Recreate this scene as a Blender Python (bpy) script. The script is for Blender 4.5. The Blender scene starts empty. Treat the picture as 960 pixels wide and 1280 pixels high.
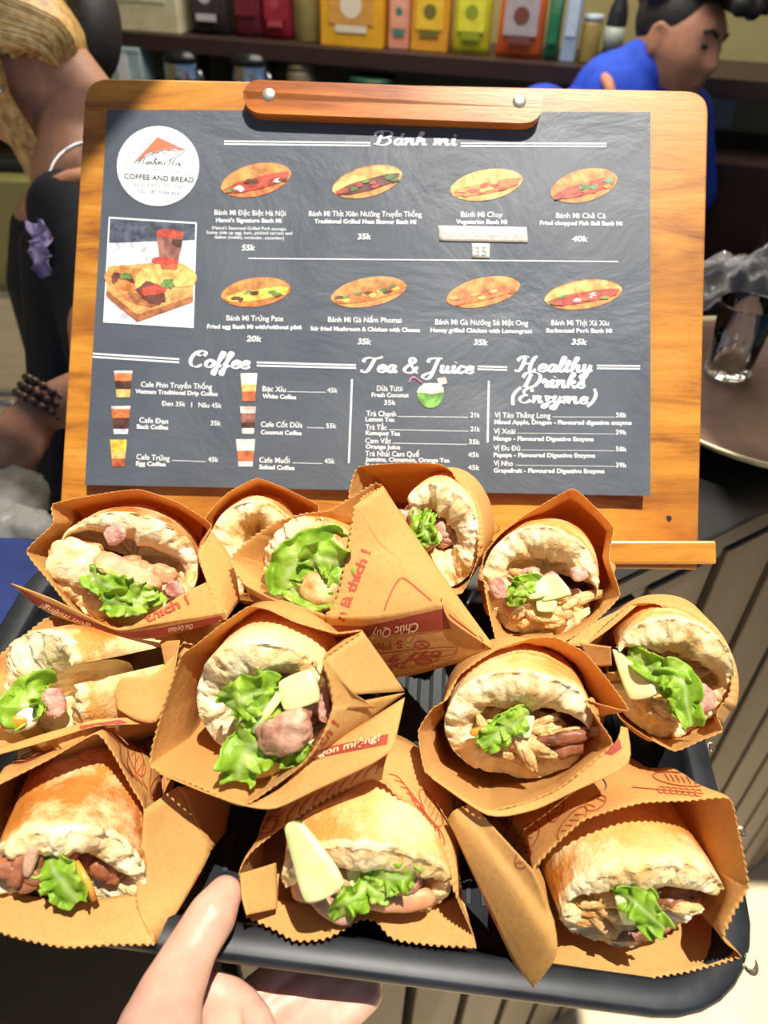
import bpy, bmesh, math, random
from mathutils import Vector, Matrix, noise
from mathutils.bvhtree import BVHTree
SC = bpy.context.scene
COL = SC.collection
PI = math.pi
# ------------------------------------------------------------------ camera
F = 961.0
CAM_H = 1.85
cam_d = bpy.data.cameras.new('camera')
cam = bpy.data.objects.new('camera', cam_d); COL.objects.link(cam)
CM = Matrix.Translation((0, 0, CAM_H)) @ Matrix.Rotation(math.radians(51), 4, 'X') @ Matrix.Rotation(math.radians(2.2), 4, 'Z')
cam.matrix_world = CM
cam_d.sensor_fit = 'VERTICAL'; cam_d.sensor_height = 36; cam_d.sensor_width = 27
cam_d.lens = F / 1280 * 36
cam_d.clip_start = 0.02
cam_d.dof.use_dof = True
cam_d.dof.focus_distance = 0.46
cam_d.dof.aperture_fstop = cam_d.lens / 3.6
SC.camera = cam
# ------------------------------------------------------------------ sky, sun, added shop fill light, exposure
W = bpy.data.worlds.new('World'); SC.world = W; W.use_nodes = True
wn = W.node_tree.nodes; wl = W.node_tree.links
bg = wn['Background']
sky = wn.new('ShaderNodeTexSky'); sky.sky_type = 'HOSEK_WILKIE'
sky.sun_direction = (0.14, -0.08, 0.98); sky.turbidity = 3.0; sky.ground_albedo = 0.5
wl.new(sky.outputs[0], bg.inputs[0]); bg.inputs[1].default_value = 0.88
sun_d = bpy.data.lights.new('sun', 'SUN'); sun_d.energy = 4.2; sun_d.angle = math.radians(0.6); sun_d.color = (1.0, .95, .86)
sun = bpy.data.objects.new('sun', sun_d); COL.objects.link(sun)
SUN_TO = (CM.to_3x3() @ Vector((0.17, 0.70, 0.69))).normalized()
sun.rotation_euler = SUN_TO.to_track_quat('Z', 'Y').to_euler()
fill_light_d = bpy.data.lights.new('shop_fill_light', 'AREA'); fill_light_d.energy = 24; fill_light_d.size = 1.2; fill_light_d.color = (1, .93, .82)  # added unseen light that brightens the shop and the people in it
fill_light = bpy.data.objects.new('shop_fill_light', fill_light_d); COL.objects.link(fill_light); fill_light.location = (.1, 1.75, 2.75)
SC.view_settings.view_transform = 'Standard'; SC.view_settings.look = 'None'
SC.view_settings.gamma = 1; SC.view_settings.use_curve_mapping = False
SC.view_settings.exposure = 0.58
# ------------------------------------------------------------------ helpers
def U(x, y, d):
    """place a point seen at x, y of the frame at distance d along the view"""
    return CM @ Vector(((x - 480) / F * d, -(y - 640) / F * d, -d))
CAMP = CM.translation.copy()
CR = CM.to_3x3()
cright, cup, cback = CR @ Vector((1, 0, 0)), CR @ Vector((0, 1, 0)), CR @ Vector((0, 0, 1))
def s2l(c): return c / 12.92 if c <= .04045 else ((c + .055) / 1.055) ** 2.4
def S(r, g, b): return (s2l(r / 255), s2l(g / 255), s2l(b / 255), 1)
def link(name, me, parent=None, mat=None):
    o = bpy.data.objects.new(name, me); COL.objects.link(o)
    if mat is not None:
        for m in (mat if isinstance(mat, (list, tuple)) else [mat]): me.materials.append(m)
    if parent is not None: o.parent = parent
    return o
def tag(o, label=None, cat=None, group=None, kind=None):
    if label: o['label'] = label
    if cat: o['category'] = cat
    if group: o['group'] = group
    if kind: o['kind'] = kind
    return o
def empty(name, label, cat, group=None):
    o = bpy.data.objects.new(name, None); COL.objects.link(o); o.empty_display_size = .02
    return tag(o, label, cat, group)
def mesh(name, V, Fc, mat=None, parent=None, smooth=True, attr=None):
    me = bpy.data.meshes.new(name); me.from_pydata([tuple(v) for v in V], [], Fc); me.update()
    bm = bmesh.new(); bm.from_mesh(me); bmesh.ops.recalc_face_normals(bm, faces=bm.faces); bm.to_mesh(me); bm.free()
    if smooth: me.polygons.foreach_set('use_smooth', [True] * len(me.polygons))
    if attr:
        for k, vals in attr.items():
            a = me.attributes.new(k, 'FLOAT', 'POINT'); a.data.foreach_set('value', vals)
    return link(name, me, parent, mat)
class MB:
    """collects shapes into ONE mesh"""
    def __init__(s): s.V = []; s.F = []
    def add(s, V, Fc):
        n = len(s.V); s.V += [Vector(v) for v in V]; s.F += [tuple(i + n for i in f) for f in Fc]; return s
    def box(s, c, x, y, z):
        """box from centre and three half-axis vectors"""
        c, x, y, z = Vector(c), Vector(x), Vector(y), Vector(z)
        V = [c + x * a + y * b + z * d for a in (-1, 1) for b in (-1, 1) for d in (-1, 1)]
        return s.add(V, [(0, 1, 3, 2), (4, 6, 7, 5), (0, 4, 5, 1), (2, 3, 7, 6), (0, 2, 6, 4), (1, 5, 7, 3)])
    def loft(s, loops, closed=True, cap=True):
        n = len(loops[0]); V = [p for l in loops for p in l]; Fc = []
        for j in range(len(loops) - 1):
            for i in range(n if closed else n - 1):
                a = j * n + i; b = j * n + (i + 1) % n
                Fc.append((a, b, b + n, a + n))
        if cap: Fc.append(tuple(range(n))[::-1]); Fc.append(tuple(range((len(loops) - 1) * n, len(loops) * n)))
        return s.add(V, Fc)
    def tube(s, pts, r, seg=10, cap=True):
        pts = [Vector(p) for p in pts]; rs = r if isinstance(r, (list, tuple)) else [r] * len(pts)
        t0 = (pts[1] - pts[0]).normalized()
        n = t0.orthogonal().normalized(); loops = []
        for i, p in enumerate(pts):
            t = (pts[min(i + 1, len(pts) - 1)] - pts[max(i - 1, 0)]).normalized()
            n = (n - t * n.dot(t)).normalized(); b = t.cross(n)
            loops.append([p + (n * math.cos(2 * PI * k / seg) + b * math.sin(2 * PI * k / seg)) * rs[i] for k in range(seg)])
        return s.loft(loops, True, cap)
    def lathe(s, c, axis, prof, seg=32):
        """prof: (radius, height) pairs round axis"""
        c = Vector(c); axis = Vector(axis).normalized(); u = axis.orthogonal().normalized(); w = axis.cross(u)
        loops = [[c + axis * h + (u * math.cos(2 * PI * k / seg) + w * math.sin(2 * PI * k / seg)) * max(r, 1e-5) for k in range(seg)] for r, h in prof]
        return s.loft(loops, True, True)
    def ball(s, c, x, y, z, seg=16, rings=10):
        c = Vector(c); loops = []
        for j in range(rings + 1):
            t = PI * (j + .02) / (rings + .04)
            loops.append([c + Vector(x) * math.sin(t) * math.cos(2 * PI * k / seg) + Vector(y) * math.sin(t) * math.sin(2 * PI * k / seg) + Vector(z) * math.cos(t) for k in range(seg)])
        return s.loft(loops, True, True)
    def prism(s, poly, n):
        """closed outline extruded by vector n"""
        poly = [Vector(p) for p in poly]; n = Vector(n)
        return s.loft([poly, [p + n for p in poly]], True, True)
    def build(s, name, mat, parent=None, smooth=False, bevel=0, recalc=True):
        me = bpy.data.meshes.new(name); me.from_pydata([tuple(v) for v in s.V], [], s.F); me.update()
        if recalc:
            bm = bmesh.new(); bm.from_mesh(me); bmesh.ops.recalc_face_normals(bm, faces=bm.faces); bm.to_mesh(me); bm.free()
        if smooth: me.polygons.foreach_set('use_smooth', [True] * len(me.polygons))
        o = link(name, me, parent, mat)
        if bevel:
            m = o.modifiers.new('bevel', 'BEVEL'); m.width = bevel; m.segments = 2; m.limit_method = 'ANGLE'; m.angle_limit = math.radians(40)
        return o
def remeshed(mb, voxel, smooth=6, name='body'):
    """one continuous surface out of overlapping shapes"""
    o = mb.build(name, None)
    m = o.modifiers.new('r', 'REMESH'); m.mode = 'VOXEL'; m.voxel_size = voxel
    m = o.modifiers.new('s', 'SMOOTH'); m.iterations = smooth; m.factor = .5
    dg = bpy.context.evaluated_depsgraph_get()
    me = bpy.data.meshes.new_from_object(o.evaluated_get(dg)); me.name = name
    old = o.data; bpy.data.objects.remove(o); bpy.data.meshes.remove(old)
    me.polygons.foreach_set('use_smooth', [True] * len(me.polygons))
    return me
def catmull(P, per=8, closed=False, k=1.0):
    P = [Vector(p) for p in P]; n = len(P); out = []
    for i in range(n if closed else n - 1):
        g = lambda j: P[j % n] if closed else P[min(max(j, 0), n - 1)]
        a, b, c, d = g(i - 1), g(i), g(i + 1), g(i + 2)
        for q in range(per):
            t = q / per
            cr = .5 * ((2 * b) + (c - a) * t + (2 * a - 5 * b + 4 * c - d) * t * t + (3 * b - a - 3 * c + d) * t ** 3)
            out.append(b.lerp(c, t).lerp(cr, k))
    if not closed: out.append(P[-1].copy())
    return out
def N3(v, s=1.0, o=0.0): return noise.noise(Vector((v[0] * s + o, v[1] * s - o * .7, v[2] * s + o * 1.3)))
def FB(v, s, o=0.0, oc=3):
    t = 0; a = 1
    for i in range(oc): t += a * N3(v, s, o + i * 7.1); a *= .5; s *= 2.1
    return t
# ------------------------------------------------------------------ materials
def mat(name, col=(.5, .5, .5, 1), rough=.6, metal=0, spec=.5, **kw):
    m = bpy.data.materials.new(name); m.use_nodes = True
    b = m.node_tree.nodes['Principled BSDF']
    b.inputs['Base Color'].default_value = col; b.inputs['Roughness'].default_value = rough
    b.inputs['Metallic'].default_value = metal; b.inputs['Specular IOR Level'].default_value = spec
    for k, v in kw.items(): b.inputs[k.replace('_', ' ')].default_value = v
    return m
def nodes(m): return m.node_tree.nodes, m.node_tree.links, m.node_tree.nodes['Principled BSDF']
def ramp(m, fac, stops):
    n, l, b = nodes(m); r = n.new('ShaderNodeValToRGB'); e = r.color_ramp.elements
    while len(e) < len(stops): e.new(.5)
    for i, (p, c) in enumerate(stops): e[i].position = p; e[i].color = c if len(c) == 4 else (*c, 1)
    l.new(fac, r.inputs[0]); return r.outputs[0]
def tex(m, scale=10, detail=4, rough=.55, stretch=(1, 1, 1), coord='Object', dist=0, loc=(0, 0, 0)):
    n, l, b = nodes(m); t = n.new('ShaderNodeTexCoord'); mp = n.new('ShaderNodeMapping'); x = n.new('ShaderNodeTexNoise')
    mp.inputs['Scale'].default_value = stretch; mp.inputs['Location'].default_value = loc
    l.new(t.outputs[coord], mp.inputs[0]); l.new(mp.outputs[0], x.inputs['Vector'])
    x.inputs['Scale'].default_value = scale; x.inputs['Detail'].default_value = detail; x.inputs['Roughness'].default_value = rough; x.inputs['Distortion'].default_value = dist
    return x.outputs['Fac']
def mixc(m, fac, a, c, mode='MIX'):
    n, l, b = nodes(m); x = n.new('ShaderNodeMix'); x.data_type = 'RGBA'; x.blend_type = mode
    for s_, v in ((x.inputs[0], fac), (x.inputs[6], a), (x.inputs[7], c)):
        if hasattr(v, 'is_output') or isinstance(v, bpy.types.NodeSocket): l.new(v, s_)
        else: s_.default_value = v
    return x.outputs[2]
def mth(m, op, a, b_=None):
    n, l, b = nodes(m); x = n.new('ShaderNodeMath'); x.operation = op
    for i, v in enumerate((a, b_)):
        if v is None: continue
        if isinstance(v, bpy.types.NodeSocket): l.new(v, x.inputs[i])
        else: x.inputs[i].default_value = v
    return x.outputs[0]
def attr(m, name):
    n, l, b = nodes(m); a = n.new('ShaderNodeAttribute'); a.attribute_name = name; return a.outputs['Fac']
def base(m, c): n, l, b = nodes(m); l.new(c, b.inputs['Base Color'])
def bump(m, h, strength=.3, dist=.002):
    n, l, b = nodes(m); x = n.new('ShaderNodeBump'); x.inputs['Strength'].default_value = strength; x.inputs['Distance'].default_value = dist
    l.new(h, x.inputs['Height']); l.new(x.outputs[0], b.inputs['Normal'])
def translucent(m, col, w):
    n, l, b = nodes(m); t = n.new('ShaderNodeBsdfTranslucent'); x = n.new('ShaderNodeMixShader'); o = n['Material Output']
    if isinstance(col, bpy.types.NodeSocket): l.new(col, t.inputs[0])
    else: t.inputs[0].default_value = col
    x.inputs[0].default_value = w
    l.new(b.outputs[0], x.inputs[1]); l.new(t.outputs[0], x.inputs[2]); l.new(x.outputs[0], o.inputs[0])
def noisy(name, c1, c2, scale, rough=.6, bmp=0, lo=.35, hi=.65, detail=4, stretch=(1, 1, 1), spec=.5, **kw):
    m = mat(name, c1, rough, spec=spec, **kw); f = tex(m, scale, detail, .6, stretch)
    base(m, ramp(m, f, [(lo, c1), (hi, c2)]))
    if bmp: bump(m, f, bmp)
    return m
M = {}
def kraft(name, c1, c2, tr):
    m = mat(name, c1, .75, spec=.25)
    f = tex(m, 9, 5, .6); g = tex(m, 380, 3, .7, (1, 1, .3))
    c = ramp(m, f, [(.3, c1), (.7, c2)])
    c = mixc(m, ramp(m, g, [(.45, (0, 0, 0)), (.75, (.22, .22, .22))]), c, S(150, 100, 48))
    base(m, c); bump(m, tex(m, 42, 5, .7), .45, .0025); translucent(m, S(235, 150, 52), tr); return m
M['kraft'] = kraft('kraft_paper', S(232, 184, 112), S(220, 168, 92), .28)
def mk_bread():
    m = mat('baguette', rough=.5, spec=.35)
    f = tex(m, 26, 6, .62); f2 = tex(m, 9, 3, .5, (1, 1, 1), loc=(3, 1, 5)); f3 = tex(m, 110, 4, .7)
    crust = ramp(m, f2, [(.30, S(172, 96, 34)), (.43, S(206, 136, 58)), (.55, S(232, 174, 94)), (.68, S(250, 222, 166))])
    crust = mixc(m, ramp(m, f, [(.46, (0, 0, 0)), (.62, (.85, .85, .85))]), crust, S(250, 222, 166))
    crust = mixc(m, ramp(m, f3, [(.60, (0, 0, 0)), (.75, (.5, .5, .5))]), crust, S(170, 92, 32))
    crumb = ramp(m, tex(m, 60, 5, .65), [(.34, S(232, 186, 112)), (.48, S(248, 220, 164)), (.66, S(254, 238, 200))])
    crumb = mixc(m, ramp(m, tex(m, 22, 3, .5, loc=(7, 2, 1)), [(.52, (0, 0, 0)), (.72, (.6, .6, .6))]), crumb, S(222, 178, 108))
    k = mth(m, 'ADD', attr(m, 'crumb'), mth(m, 'MULTIPLY', mth(m, 'SUBTRACT', f, .5), .9))
    base(m, mixc(m, ramp(m, k, [(.42, (0, 0, 0)), (.58, (1, 1, 1))]), crust, crumb))
    bump(m, mth(m, 'ADD', mth(m, 'MULTIPLY', f3, .8), f), .8, .003)
    n, l, b = nodes(m); b.inputs['Subsurface Weight'].default_value = .12; b.inputs['Subsurface Radius'].default_value = (.012, .006, .003); b.inputs['Subsurface Scale'].default_value = .5
    return m
M['bread'] = mk_bread()
def mk_leaf():
    m = mat('lettuce_green', rough=.35, spec=.5)
    f = tex(m, 70, 5, .6)
    c = ramp(m, f, [(.3, S(124, 168, 34)), (.5, S(166, 204, 58)), (.7, S(212, 232, 116))])
    c = mixc(m, ramp(m, attr(m, 'rib'), [(.0, (0, 0, 0)), (1, (.85, .85, .85))]), c, S(226, 238, 166))
    base(m, c); bump(m, tex(m, 160, 4, .7), .5, .002); translucent(m, S(176, 212, 40), .35); return m
M['leaf'] = mk_leaf()
M['cucumber'] = noisy('cucumber_flesh', S(226, 232, 150), S(244, 242, 186), 60, .3, .15, Subsurface_Weight=.2, Subsurface_Scale=.01)
M['cuke_skin'] = noisy('cucumber_skin', S(98, 150, 60), S(150, 186, 92), 90, .35, .1)
M['pork'] = noisy('grilled_pork', S(166, 108, 84), S(224, 180, 150), 90, .5, 1.0, detail=6)
M['sausage'] = noisy('pork_sausage', S(206, 128, 84), S(232, 170, 122), 70, .45, .35, detail=6)
M['pate'] = noisy('pate', S(184, 104, 90), S(236, 190, 166), 150, .5, 1.0, detail=5)
M['chicken'] = noisy('shredded_chicken', S(200, 138, 66), S(248, 216, 152), 90, .45, 1.0, detail=8, stretch=(1, 1, 1))
M['brown_meat'] = noisy('stewed_meat', S(112, 60, 34), S(178, 112, 76), 70, .4, .6, detail=6)
M['carrot'] = noisy('carrot', S(232, 128, 34), S(248, 172, 70), 60, .35, .2)
M['daikon'] = noisy('daikon', S(232, 226, 200), S(250, 246, 230), 60, .25, .2)
M['omelette'] = noisy('omelette', S(238, 190, 80), S(248, 220, 130), 60, .4, .3)
M['band'] = noisy('red_brown_ink', S(150, 56, 34), S(166, 66, 42), 200, .7)
M['ink'] = mat('red_ink', S(176, 74, 38), .7)
M['ink2'] = mat('blue_ink', S(60, 60, 90), .7)
M['cream_ink'] = mat('cream_print', S(240, 200, 150), .7)
M['tray'] = noisy('black_plastic', S(24, 27, 31), S(40, 43, 48), 40, .42, .05, detail=6, spec=.35)
M['water'] = mat('water', (1, 1, 1, 1), .02, Transmission_Weight=1.0, IOR=1.33)
def wood(name, dark, mid, light, rough=.35, sc=7, ax=(1, 7, 7)):
    m = mat(name, mid, rough, spec=.5, Coat_Weight=.35, Coat_Roughness=.22)
    g = tex(m, sc, 8, .65, ax, dist=.6); h = tex(m, 6, 4, .6, (1, 2.2, 1), loc=(4, 4, 0)); q = tex(m, 60, 4, .7, ax)
    c = ramp(m, g, [(.32, dark), (.48, mid), (.66, light)])
    c = mixc(m, ramp(m, h, [(.50, (0, 0, 0)), (.70, (.72, .72, .72))]), c, dark)
    c = mixc(m, ramp(m, q, [(.55, (0, 0, 0)), (.75, (.4, .4, .4))]), c, dark)
    base(m, c); bump(m, q, .12, .001); return m
M['board'] = wood('varnished_wood', S(128, 70, 22), S(196, 126, 38), S(216, 152, 56))
M['bar'] = wood('clamp_wood', S(138, 66, 18), S(188, 104, 28), S(214, 132, 48), .3, 6, (1, 9, 9))
M['screw'] = mat('dull_steel', S(200, 196, 182), .35, .7)
M['sheet'] = noisy('menu_black_print', S(72, 79, 90), S(88, 94, 102), 7, .45, 0)
_m = M['sheet']; bump(_m, tex(_m, 9, 6, .6, dist=.8), .35, .006)
M['white'] = mat('white_print', S(236, 238, 238), .5)
M['greyink'] = mat('grey_print', S(150, 152, 154), .5)
M['blackink'] = mat('black_print', S(44, 44, 48), .5)
M['logo_red'] = mat('logo_terracotta', S(206, 116, 78), .5)
M['tape'] = noisy('paper_tape', S(222, 216, 200), S(238, 234, 222), 60, .6)
M['pen'] = mat('faded_pen', S(186, 176, 176), .6)
for k, c in dict(bun=(222, 140, 60), bun2=(240, 186, 96), fred=(196, 62, 40), fdark=(96, 40, 26), forange=(226, 120, 50), fyel=(244, 200, 70), fgreen=(96, 130, 50), coffee=(70, 34, 20), crema=(216, 110, 50), milk=(240, 226, 210), caramel=(190, 90, 44), egg=(246, 196, 60), mocha=(150, 90, 76), plank=(226, 158, 84), plankd=(170, 96, 44), cloth=(220, 224, 236), slate=(64, 72, 88), coco=(110, 170, 60), pink=(220, 120, 150), tealeaf=(70, 150, 90)).items():
    M[k] = noisy('print_' + k, S(*[int(v * .80) for v in c]), S(*[min(255, v + 28) for v in c]), 130, .5, 0, .38, .62, 6)
# ------------------------------------------------------------------ tray
def tray_frame():
    c = Vector((-.0234, .1318, .4641)); r = Vector((.7311, .0345, .14)); a = r.length
    R = Matrix.Rotation(a, 3, r / a)
    fl = Matrix(((1, 0, 0), (0, -1, 0), (0, 0, -1)))           # image axes to camera axes
    return CM @ (fl @ c), (CR @ fl @ R)
TC, TR3 = tray_frame()
tx, tz = TR3 @ Vector((1, 0, 0)), TR3 @ Vector((0, 0, 1))
tn = tx.cross(tz).normalized()
if tn.dot(cback) < 0: tn = -tn
TW, TL_ = .458, .262
def rrect(w, l, r, per=8):
    P = []
    for cx, cz, a0 in ((w - r, l - r, 0), (-w + r, l - r, 90), (-w + r, -l + r, 180), (w - r, -l + r, 270)):
        for k in range(per + 1):
            a = math.radians(a0 + 90 * k / per); P.append((cx + r * math.cos(a), cz + r * math.sin(a)))
    return P
def tpt(x, z, h): return TC + tx * x + tz * z + tn * h
def build_tray():
    root = empty('serving_tray', 'black plastic serving tray with raised rim, held up by hand under the sandwiches', 'tray')
    w, l = TW / 2, TL_ / 2
    prof = [(.020, -.029), (.006, -.012), (.001, -.0085), (.0, -.003), (.0012, -.0006), (.003, .0004), (.0145, .0010), (.0165, .0), (.018, -.004), (.026, -.0235), (.03, -.026)]
    loops = [[tpt(x, z, h) for x, z in rrect(w - i, l - i, .062 - i)] for i, h in prof]
    mb = MB(); mb.loft(loops, True, True)
    mb.build('tray_body', M['tray'], root, True, recalc=True)
    # ridged mat on the tray floor
    g = MB()
    for i in range(46):
        x = -w + .04 + i * (2 * w - .08) / 45
        g.box(tpt(x, 0, -.0252), tx * .0012, tz * (l - .05), tn * .0006)
    g.build('ribbed_floor', M['tray'], root)
    for k, (px, py, r) in enumerate(((937, 1206, .0042), (889, 934, .0026), (926, 1040, .0028))):
        dd = U(px, py, 1) - CAMP
        t = (TC - CAMP).dot(tn) / dd.dot(tn); p = CAMP + dd * t + tn * .0006
        o = MB().ball(p, tx * r, tz * r * 1.3, tn * r * .3).build('water_drop', M['water'], None, True)
        tag(o, ['large water drop on the near right corner of the tray rim', 'small flat water drop on the right tray rim by the far right sandwich', 'flat water drop halfway along the right tray rim'][k], 'water drop', 'water drops on the tray rim')
build_tray()
# ------------------------------------------------------------------ paper bags and baguettes
CUR = [None]
def UU(p):
    """frame point to place: the third value counts along the sandwich's own axis from its open end"""
    f = CUR[0]
    if f is None: return U(*p)
    d = U(p[0], p[1], 1) - CAMP
    if len(p) > 4: return U(*p[:3])
    if len(p) > 3:                                                  # resting at height p[3] across the bread
        return CAMP + d * ((p[3] - (CAMP - f.c).dot(f.z)) / d.dot(f.z))
    if f.mode == 'd': return U(p[0], p[1], p[2] * f.k)
    return CAMP + d * (((p[2] - f.d) * f.k - (CAMP - f.c).dot(f.y)) / d.dot(f.y))
def lift(p, h):
    """keep what lies in the tray above its floor"""
    d = (p - TC).dot(tn) + .0245 - h
    return p - tn * d if d < 0 and abs((p - TC).dot(tx)) < TW / 2 - .02 and (p - TC).dot(tz) > -TL_ / 2 + .022 else p
class Fr:
    """frame of one sandwich: origin at the bread's open end, y back along the bread, x right, z up"""
    def __init__(s, face, back, mode='y', k=1.0):
        CUR[0] = s; s.mode = mode; s.d = face[2]; s.k = k
        face = (face[0], face[1], face[2] * k); back = (back[0], back[1], back[2] * k)
        s.c = U(*face); s.y = (U(*back) - s.c).normalized()
        s.x = (cright - s.y * cright.dot(s.y)).normalized(); s.z = s.x.cross(s.y).normalized()
    def w(s, x, y, z): return s.c + s.x * x + s.y * y + s.z * z
    def l(s, p): v = p - s.c; return Vector((v.dot(s.x), v.dot(s.y), v.dot(s.z)))
def bread(root, fr, a, b, roll=0, gap=0, hw=14, L=.10, mB=.42, mc=.2, slx=0, slz=0, jag=.004, seed=0, marg=.006, cav=.5):
    """a C-shaped roll, split along one side; crust outside, torn crumb at the open end and inside"""
    Nf, V, Fc, att = 150, [], [], []
    a *= fr.k; b *= fr.k; L *= fr.k
    ro = math.radians(roll); mA = 1.02 - mc
    def pt(ph, rho, y, barrel):
        x, z = a * rho * math.cos(ph) * barrel, b * rho * math.sin(ph) * barrel
        X, Z = x * math.cos(ro) - z * math.sin(ro), x * math.sin(ro) + z * math.cos(ro)
        return fr.w(X, y, Z)
    g0 = math.radians(gap); h = math.radians(hw)
    ncols = None
    for i in range(Nf + 1):
        t = i / Nf; ph = g0 + h + (2 * PI - 2 * h) * t
        deg = min(t, 1 - t) * (360 - 2 * hw)
        f = math.sqrt(max(0, 1 - (1 - min(1, deg / 16)) ** 2))
        al = ph - g0; qa, qb = math.cos(al), math.sin(al)             # lens-shaped mouth between the two halves
        k2 = (qa / mA) ** 2 + (qb / mB) ** 2; k1 = qa * mc / mA ** 2; k0 = (mc / mA) ** 2 - 1
        T = 1 - min(.93, (k1 + math.sqrt(max(0, k1 * k1 - k2 * k0))) / k2 * (1 + .16 * N3((math.cos(ph) * 2.5, math.sin(ph) * 2.5, seed), 1)))
        mid = 1 - T * .5; ro_ = mid + T * .5 * f; ri = mid - T * .5 * f
        cx, cz = math.cos(ph), math.sin(ph)
        y0 = slx * cx * a + slz * cz * b + jag * (1.4 * N3((cx * 1.6, cz * 1.6, seed + 3), 1) + .5 * N3((cx * 3, cz * 3, seed), 1)); jg = jag * (.45 * N3((cx * 6, cz * 6, seed + 1), 1) + .25 * N3((cx * 15, cz * 15, seed), 1))
        prof = []
        nb = 15
        for k in range(nb):                                         # outer skin, back to front
            yy = L * (1 - k / (nb - 1)) if k < nb - 6 else None
            if yy is None:
                q = (k - (nb - 6)) / 5; yy = (L * (1 - (nb - 7) / (nb - 1))) * (1 - q) + (y0 + jg + .002) * q
            bar = 1 if yy < .6 * L else math.sqrt(max(.004, 1 - ((yy - .6 * L) / (.4 * L)) ** 2))
            prof.append((ro_, max(yy, y0 + jg + .002), bar, 1 if yy - y0 < marg * (.55 + .9 * (N3((cx * 3, cz * 3, seed + 9), 1) + .5)) else 0, 0))
        for k in range(9):                                          # torn end face
            q = (k + .5) / 9
            prof.append((ro_ + (ri - ro_) * q, y0 + jg * (1 - q) ** 2 + .003 * (1 - math.sin(PI * q)) + .006 * q * q, 1, 1, 1))
        for k in range(9):                                          # inside of the slit
            q = (k + 1) / 9
            prof.append((ri * (1 - .8 * q ** 3) * (1 + .12 * N3((cx * 2.5, cz * 2.5, seed + q * 4), 1)), y0 + .006 + q * L * cav, 1, 1, 1))
        ncols = len(prof)
        for (rho, y, bar, cr, rough_) in prof:
            p = pt(ph, rho, y, bar)
            if rough_: p = p + (fr.w(0, 0, 0) - fr.c) + fr.y * (.0016 * FB(p, 260, seed, 4) + .0016 * FB(p, 100, seed)) + (p - fr.w(0, y, 0)).normalized() * (.0010 * FB(p, 260, seed + 5, 4))
            else: p = p + (p - fr.w(0, y, 0)).normalized() * (.0012 * FB(p, 42, seed, 2))
            V.append(lift(p, .002)); att.append(float(cr))
    for i in range(Nf):
        for k in range(ncols - 1):
            q = i * ncols + k; Fc.append((q, q + ncols, q + ncols + 1, q + 1))
    n = len(V)
    # tail and cavity bottom closed
    Fc.append(tuple(i * ncols for i in range(Nf + 1))); Fc.append(tuple(i * ncols + ncols - 1 for i in range(Nf, -1, -1)))
    o = mesh('baguette', V, Fc, M['bread'], root, attr={'crumb': att})
    return o
def bag(root, fr, rim, L=.14, throat=.03, ts=.86, back=(1.0, .30), keep=None, zig=None, amp=.0006, crum=.0016, seed=0, backc=None, bx=None, kr=.45):
    """paper tube: zigzag-cut mouth (rim) -> body -> flat folded bottom"""
    P = [UU(r) for r in rim]; L *= fr.k
    if bx: bx = (bx[0] * fr.k, bx[1] * fr.k, bx[2], bx[3] * fr.k)
    D = catmull(P, 10, True, kr); n = len(D)
    R = []                                                          # even spacing
    tot = sum((D[(i + 1) % n] - D[i]).length for i in range(n)); m = max(160, int(tot / .0009)) // 4 * 4
    acc = 0; j = 0; seglen = (D[1] - D[0]).length
    for k in range(m):
        t = tot * k / m
        while acc + seglen < t and j < n - 1: acc += seglen; j += 1; seglen = (D[(j + 1) % n] - D[j]).length
        R.append(D[j].lerp(D[(j + 1) % n], (t - acc) / max(seglen, 1e-9)))
    loc = [fr.l(p) for p in R]
    cx = sum(p.x for p in loc) / m; cz = sum(p.z for p in loc) / m
    keep = keep or (0, 0)
    loops = []; steps = [0, .02, .06, .14, .22, .32, .45, .6, .75, .88, 1.0]
    bo = Vector(backc) if backc else Vector((0, 0, 0))
    for si, s in enumerate(steps):
        lp = []
        for k, p in enumerate(loc):
            y = p.y + (L - p.y) * s
            q = min(1, (s * L) / max(throat, 1e-4)); q = q * q * (3 - 2 * q)
            s1 = 1 + (ts - 1) * q
            e = max(0, (s - .35) / .65); e = e * e * (3 - 2 * e)
            sx = s1 * (1 - e) + back[0] * e; sz = s1 * (1 - e) + back[1] * e
            x, z = cx + (p.x - cx) * sx + bo.x * s, cz + (p.z - cz) * sz + bo.z * s
            if s and bx and y > -.002:                                  # keep the paper outside the bread
                a_, b_, ro = bx[0] * 1.05 + .001, bx[1] * 1.05 + .001, math.radians(bx[2])
                Lb = bx[3]; bar = 1 if y < .6 * Lb else math.sqrt(max(.02, 1 - min(1, ((y - .6 * Lb) / (.42 * Lb)) ** 2)))
                u, v = x * math.cos(ro) + z * math.sin(ro), -x * math.sin(ro) + z * math.cos(ro)
                rr = math.hypot(u / (a_ * bar), v / (b_ * bar))
                if rr < 1:
                    g = 1 / max(rr, .05); u *= g; v *= g
                    x, z = u * math.cos(ro) - v * math.sin(ro), u * math.sin(ro) + v * math.cos(ro)
            w_ = fr.w(x, y, z)
            if s:
                c_ = crum * min(1, s * 6)
                w_ = w_ + (fr.x * N3(w_, 38, seed) + fr.z * N3(w_, 38, seed + 20)) * c_ + (fr.z * (abs(N3(w_, 22, seed + 40)) - .2)) * c_
            lp.append(lift(w_, .0006) if s else w_)
        loops.append(lp)
    for k in range(m):
        if zig is None or zig(k / m): loops[0][k] = loops[0][k] + (loops[0][k] - loops[2][k]).normalized() * (amp if k % 4 < 2 else -amp)
    mb = MB(); mb.loft(loops, True, False)
    mb.F.append(tuple(range((len(steps) - 1) * m, len(steps) * m)))
    return mb
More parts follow.
